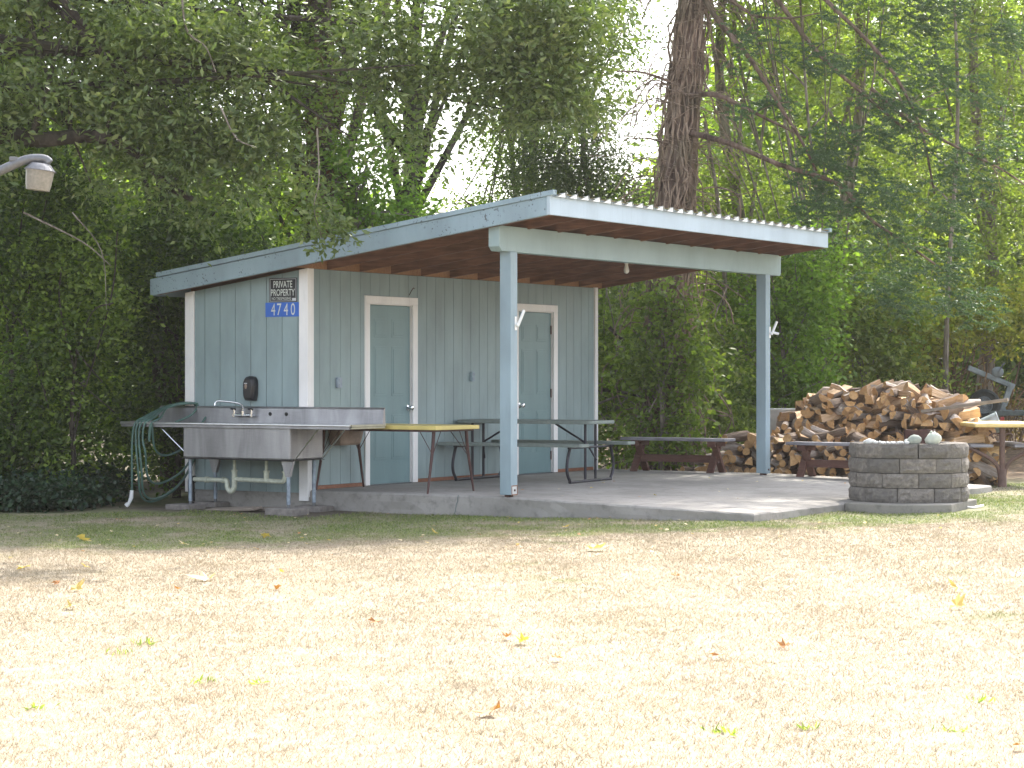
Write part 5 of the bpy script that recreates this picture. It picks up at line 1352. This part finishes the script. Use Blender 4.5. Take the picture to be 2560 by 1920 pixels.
for (p, d, L) in S:
    t_ = g.random(nd)*L; a = g.uniform(0, 2*np.pi, nd); dv = np.array(d); u = np.array(d.orthogonal().normalized()); v_ = np.cross(dv, u)
    out = np.outer(np.cos(a), u)+np.outer(np.sin(a), v_); nd_ = dv*.75+out*.8; nd_ /= np.linalg.norm(nd_, axis=1, keepdims=True)
    C0.append(np.array(p)+np.outer(t_, dv)+np.outer(t_*t_*.8, [0, 0, -1.])); D0.append(nd_); Ll.append(g.uniform(.035, .055, nd))
C0 = np.concatenate(C0); D0 = np.concatenate(D0); Ll = np.concatenate(Ll)
nn = g.normal(size=C0.shape); s_ = np.cross(D0, nn); s_ /= np.linalg.norm(s_, axis=1, keepdims=True); wd = Ll*.10+.0042
V = np.stack([C0-s_*wd[:, None], C0+s_*wd[:, None], C0+D0*Ll[:, None]], 1).reshape(-1, 3); F = np.arange(len(V)).reshape(-1, 3)
link_mesh('fir_foliage', np_mesh('fir_foliage', V, F, M['lf_fir']), con)

g = np.random.default_rng(46); hi = []  # high foliage out of view, added to hold the slab in shade
for (lt, dp, z, rl, rz, n) in ((3.4, 30, 10.2, 2.8, 1.5, 620), (2.8, 30, 13, 2.0, 1.6, 300), (.6, 29.6, 9.6, 1.9, 1.1, 260), (5.3, 31, 7.9, 1.6, .75, 520), (4.0, 30.6, 7.6, 1.1, .6, 260)):
    a = g.normal(size=(n, 3))*.55; a = np.stack([CAM.x+(lt+a[:,0]*rl)*RIGHT.x+(dp+a[:,1]*rl*.8)*FWD.x, CAM.y+(lt+a[:,0]*rl)*RIGHT.y+(dp+a[:,1]*rl*.8)*FWD.y, z+a[:,2]*rz], -1)
    a = a[~in_view(a)]; hi.append(clump_leaves(a, 26, .2, .16, .28, g))
foliage('upper_shade_crown', hi, M['lf_fir'], con)
# grey bare trunks standing in the thicket at the right
for i, (lt, dp, pts, r, lb) in enumerate(((5.0, 33.2, [(-.75,0), (-.6,2.0), (-.45,3.6), (-.6,5.2), (-.75,7.5)], .04, 'thin pale trunk rising through the fir boughs'),
        (6.6, 34, [(0,0), (.05,2.5), (.2,5.2), (.1,8)], .05, 'slim grey trunk in the thicket towards the right edge'),
        (3.0, 33, [(0,0), (.15,2.5), (.05,3.8), (-.15,5.0)], .05, 'crooked pale sapling trunk right of the vine covered conifer'))):
    base = W(lt, dp, 0); t = empty('bare_sapling', base, lb, 'tree'); t.location = (0, 0, 0)
    P = spline([W(lt+a, dp, z if z else ZG(base.x, base.y)-.1) for a, z in pts], 6)
    MB().tube(P, [r*(1-.6*j/(len(P)-1)) for j in range(len(P))], 8).build('trunk', M['twig'], t, True)
    q = random.Random(i)
    for _ in range(5):
        s = P[q.randint(len(P)//3, len(P)-2)]; sg = q.choice((-1, 1))
        limb_mesh('limb', [([s, s+RIGHT*sg*.3+Vector((0,0,.3)), s+RIGHT*sg*.55+Vector((0,0,.45))], .018, .004)], M['twig'], t, 5)

# woods beyond the clearing
def woods():
    g = np.random.default_rng(71); parts = []
    n = 13500; lat = g.uniform(-15, 17, n); dep = g.uniform(42, 54, n)
    top = np.interp(lat, [-16, -7, -4, -2.5, 0, 1.5, 3.6, 4.6, 18], [9, 5.6, 5, 3.4, 3.6, 4.2, 4.8, 8.4, 9.0])
    z = g.random(n)*top
    p = np.stack([CAM.x+lat*RIGHT.x+dep*FWD.x, CAM.y+lat*RIGHT.y+dep*FWD.y, z+zg(CAM.x+lat*RIGHT.x+dep*FWD.x, CAM.y+lat*RIGHT.y+dep*FWD.y)-.2], -1)
    return foliage('distant_woods', [clump_leaves(p, 26, .40, .20, .55, g)], M['lf_mid'])
tag(woods(), 'mass of woods beyond the clearing', 'woods', None, 'stuff')
def cover():
    g = np.random.default_rng(72); n = 650; lat = g.uniform(-6.0, -4.5, n); dep = 23.2+g.random(n)*2.6+(lat+6)*.25
    x = CAM.x+lat*RIGHT.x+dep*FWD.x; y = CAM.y+lat*RIGHT.y+dep*FWD.y
    p = np.stack([x, y, zg(x, y)+.05+g.random(n)*.28], -1)
    return foliage('ground_ivy', [clump_leaves(p, 22, .10, .06, .75, g, .6)], M['lf_ivy'])
tag(cover(), 'dark ivy ground cover below the shrubs at the left', 'ivy', None, 'stuff')

# ------------------------------------------------------------------ grass
def grass():
    g = np.random.default_rng(90); P = []
    for (d0, d1, dens) in ((7.2, 10, 5200), (10, 13, 3600), (13, 17, 2600), (17, 21, 2200), (21, 26, 1500), (26, 32, 700)):
        n = int((d1-d0)*(d0+d1)*.245*dens); dep = np.sqrt(g.random(n)*(d1*d1-d0*d0)+d0*d0); lat = g.uniform(-.245, .245, n)*dep
        P.append(np.stack([lat, dep], -1))
    for (d0, d1, dens) in ((5.5, 7.4, 1500), (7.2, 12, 1500), (12, 21, 900), (21, 30, 500)):      # either side of the view
        n = int((d1-d0)*(d0+d1)*.2*dens); dep = np.sqrt(g.random(n)*(d1*d1-d0*d0)+d0*d0); sg = np.where(g.random(n) < .5, -1, 1)
        P.append(np.stack([sg*g.uniform(.245 if d0 > 6 else 0, .45, n)*dep, dep], -1))
    P = np.concatenate(P); lat, dep = P[:, 0], P[:, 1]
    x = CAM.x+lat*RIGHT.x+dep*FWD.x; y = CAM.y+lat*RIGHT.y+dep*FWD.y
    inslab = (x > -1.7) & (x < 5.30) & (y > -.0) & (y < 6.55)
    inpad = (x > 5.2) & ((x-PC.x)**2/.7+(y-PC.y)**2/.8 < 1)
    under = (x > -1.6) & (x < .75) & (y > -.85)
    shrub = (lat < -3.5) & (dep > 22.9+(lat+6)*.15)
    shed_ = (x < -1.6) & (y > -.2)
    far = (y > 8.6)
    cl = np.sin(x*7.1+np.sin(y*5.3)*1.5)*np.sin(y*6.7+np.sin(x*4.1)*1.4)+.5*np.sin(x*17+y*3)*np.sin(y*19-x*5)
    k = ~(inslab | inpad | under | shrub | shed_ | far) & (g.random(len(x)) < .93+.07*np.tanh(cl*2))
    x, y, dep, cl = x[k], y[k], dep[k], cl[k]; n = len(x); z = zg(x, y)-.004
    grn = (y > -2.2) & (x < 6.2)
    h = g.uniform(.009, .027, n)*(1+.12*np.clip(cl, -1, 1))*np.where(grn, 1.15, 1.0); w_ = .0021*np.clip(dep/9, 1, 3.2)*g.uniform(.7, 1.4, n)
    a = g.uniform(0, 6.283, n); le = g.normal(size=(n, 2))*1.0*h[:, None]
    b = np.stack([x, y, z], -1); s = np.stack([np.cos(a), np.sin(a), np.zeros(n)], -1)*w_[:, None]
    tip = b + np.stack([le[:, 0], le[:, 1], h], -1)
    V = np.stack([b-s, b+s, tip], 1).reshape(-1, 3); F = np.arange(3*n).reshape(-1, 3)
    o = link_mesh('grass', np_mesh('grass', V, F, M['blade'])); print('grass blades', n)
    tag(o, 'short dry grass of the lawn', 'grass', None, 'stuff')
grass()
# green weed tufts standing in the dry turf
def tuft(px, py, size, n, seed, label):
    f_ = 5569.2; dep = f_*1.42/(py-942); p = W((px-1280)/f_*dep, dep, 0); z = ZG(p.x, p.y); g = np.random.default_rng(seed)
    c = np.stack([p.x+g.normal(size=n)*size*.5, p.y+g.normal(size=n)*size*.5, np.full(n, z)], -1); d = g.normal(size=(n, 3)); d[:, 2] = np.abs(d[:, 2])+.35; d /= np.linalg.norm(d, axis=1, keepdims=True)
    nn = g.normal(size=(n, 3)); nn -= d*(nn*d).sum(1, keepdims=True); nn /= np.linalg.norm(nn, axis=1, keepdims=True)
    V, F = leaves_geo(c, d, nn, g.uniform(.025, .055, n), g.uniform(.006, .012, n))
    o = link_mesh('weed_tuft', np_mesh('weed_tuft', V, F, M['lf_yel'])); tag(o, label, 'weed', 'green weed tufts in the dry lawn')
for i, (a, b, s, n, lb) in enumerate(((365, 1636, .10, 60, 'small bright green weed tuft in the dry lawn left of centre'), (308, 1660, .07, 36, 'tiny green weed beside the larger tuft left of centre'),
    (1805, 1862, .07, 50, 'bright green broad leaved weed at the bottom of the lawn'), (515, 1730, .06, 30, 'green weed tuft low in the left half of the lawn'), (640, 1728, .05, 22, 'faint green weed low in the lawn near its middle left'),
    (88, 1797, .07, 36, 'green weed tuft near the bottom left corner of the lawn'), (2450, 1780, .05, 30, 'small weed near the right edge of the lawn'), (2380, 1849, .06, 30, 'weed tuft near the bottom right corner'), (2020, 1855, .05, 26, 'low weed on the bottom right part of the lawn'))):
    tuft(a, b, s, int(n*.42), 300+i, lb)

# ------------------------------------------------------------------ fallen leaves
M['fl_yel'] = m_leaf('fallen_yellow_leaf', [(0, (.42,.28,.08)), (1, (.58,.42,.16))], .2, .6)
M['fl_brn'] = m_leaf('fallen_brown_leaf', [(0, (.30,.13,.05)), (1, (.42,.19,.07))], .15, .6)
M['fl_tan'] = m_leaf('fallen_tan_leaf', [(0, (.50,.38,.24)), (1, (.62,.50,.34))], .15, .6)
def maple(seed, mat):
    q = random.Random(seed); bm = bmesh.new(); c = bm.verts.new((0, 0, .012)); ring = []
    prof = [(0, 1), (18, .5), (38, .85), (58, .42), (80, .75), (105, .38), (135, .5), (180, .22)]
    full = prof + [(360-a, r) for a, r in prof[1:-1][::-1]]
    for a, r in full:
        rr = r*q.uniform(.85, 1.1); z = .16*rr*q.uniform(-.2, 1.3)*(1 if q.random() < .7 else 2)
        ring.append(bm.verts.new((rr*math.cos(R_(a)), rr*math.sin(R_(a)), z*.6)))
    for i in range(len(ring)): bm.faces.new((c, ring[i], ring[(i+1) % len(ring)]))
    me = bpy.data.meshes.new('leaf'); bm.to_mesh(me); bm.free(); me.materials.append(mat); return me
LV = {k: [maple(s+o_, M['fl_'+k]) for s in range(4)] for o_, k in ((0, 'yel'), (10, 'brn'), (20, 'tan'))}
big = [(200,1352,'yel',.09,'large curled yellow leaf near the left end of the shaded grass'), (66,1428,'yel',.075,'curled yellow leaf at the left edge of the sunny lawn'), (217,1430,'yel',.05,'small yellow leaf right of the one at the left edge'),
 (668,1341,'yel',.075,'yellow leaf on the greener grass in front of the sink'), (463,1366,'tan',.06,'pale leaf on the grass in front of the drained hose end'), (515,1470,'tan',.13,'long tan leaf lying flat left of centre'), (190,1498,'yel',.07,'yellow leaf on the green patch at the left'),
 (180,1540,'tan',.07,'pale leaf just below the green patch at the left'), (143,1482,'brn',.04,'small reddish brown leaf above the green patch'), (445,1498,'brn',.035,'tiny brown leaf below the long tan leaf'), (705,1447,'yel',.035,'small orange leaf right of the long tan leaf'), (693,1490,'brn',.045,'brown leaf in the left half below the orange one'),
 (940,1585,'brn',.05,'curled brown leaf near the middle of the lawn'), (1090,1341,'yel',.05,'yellow leaf on the grass before the near post'), (1484,1388,'tan',.13,'large pale crumpled leaf on the lawn before the porch'), (1692,1460,'brn',.055,'brown leaf on the lawn in front of the slab corner'), (1308,1632,'yel',.07,'yellowed leaf near the centre of the lawn'),
 (1270,1622,'brn',.04,'small brown leaf beside the yellowed one near the centre'), (1391,1674,'brn',.05,'twisted brown leaf right of the centre'), (1965,1638,'brn',.05,'red brown pointed leaf alone on the right half of the lawn'), (1800,1672,'brn',.045,'brown leaf low on the right half of the lawn'), (2396,1501,'yel',.075,'yellow leaf upper one of a pair at the right'), (2391,1545,'yel',.085,'pale yellow leaf lower one of a pair at the right'),
 (1236,1824,'brn',.08,'brown leaf at the bottom near the centre'), (2550,1895,'brn',.04,'brown leaf in the bottom right corner'), (1410,1326,'yel',.05,'yellow leaf on the grass before the slab edge'), (1448,1352,'brn',.03,'tiny orange leaf before the slab edge')]
q = random.Random(55)
for i, (px, py, k, s, lb) in enumerate(big):
    dep = 5569.2*1.42/(py-942); p = W((px-1280)/5569.2*dep, dep, 0); z = ZG(p.x, p.y)
    o = link_mesh('fallen_leaf', LV[k][i % 4], None, (p.x, p.y, z+.022), (q.uniform(-.5, .5), q.uniform(-.5, .5), q.uniform(0, 6.28))); o.scale = (s*1.25, s, s*3.6); tag(o, lb, 'leaf', 'large fallen leaves on the lawn')
for i in range(150):
    k = q.choice(('yel', 'tan', 'tan', 'brn')); lt = q.uniform(-4.8, 4.6); dep = q.uniform(17.2, 23.2)
    p = W(lt, dep, 0)
    if (p.x > -1.75 and p.x < 5.35 and p.y > -.05) or p.x < -2.5 and p.y > .2 or (p-PC).length < .95: continue
    o = link_mesh('small_leaf', LV[k][i % 4], None, (p.x, p.y, ZG(p.x, p.y)+.022), (q.uniform(-.4, .4), q.uniform(-.4, .4), q.uniform(0, 6.28))); s = q.uniform(.014, .034); o.scale = (s, s, s)
    kk = {'yel': 'yellow', 'tan': 'pale tan', 'brn': 'brown'}[k]; tag(o, 'tiny ' + kk + ' leaf scattered on the shaded grass near the slab', 'leaf', 'tiny ' + kk + ' leaves near the slab')
for i in range(22):
    k = q.choice(('yel', 'tan', 'brn')); x = q.uniform(1.0, 5.1); y = q.uniform(.3, 5.6)
    o = link_mesh('small_leaf', LV[k][i % 4], None, (x, y, zs(x)+.008), (q.uniform(-.3, .3), q.uniform(-.3, .3), q.uniform(0, 6.28))); s = q.uniform(.016, .036); o.scale = (s, s, s)
    kk = {'yel': 'yellow', 'tan': 'pale tan', 'brn': 'brown'}[k]; tag(o, 'tiny ' + kk + ' leaf lying on the concrete slab', 'leaf', 'tiny ' + kk + ' leaves on the slab')
hm = bpy.data.materials.new('haze_air'); hm.use_nodes = True; t_ = hm.node_tree; t_.nodes.clear()
ho = t_.nodes.new('ShaderNodeOutputMaterial'); pv = t_.nodes.new('ShaderNodeVolumePrincipled')
pv.inputs['Color'].default_value = (1.0, .98, .95, 1); pv.inputs['Density'].default_value = .00045; pv.inputs['Anisotropy'].default_value = .55
t_.links.new(pv.outputs[0], ho.inputs['Volume'])
tag(MB().box(-125, 125, -125, 125, -1.6, 17.5).build('haze', hm), 'thin sunlit haze over the clearing', None, None, 'stuff')
tt = sum(len(o.data.polygons) for o in scene.objects if o.type == 'MESH'); print('faces', tt, 'objects', len(scene.objects), 'logs', nlog)
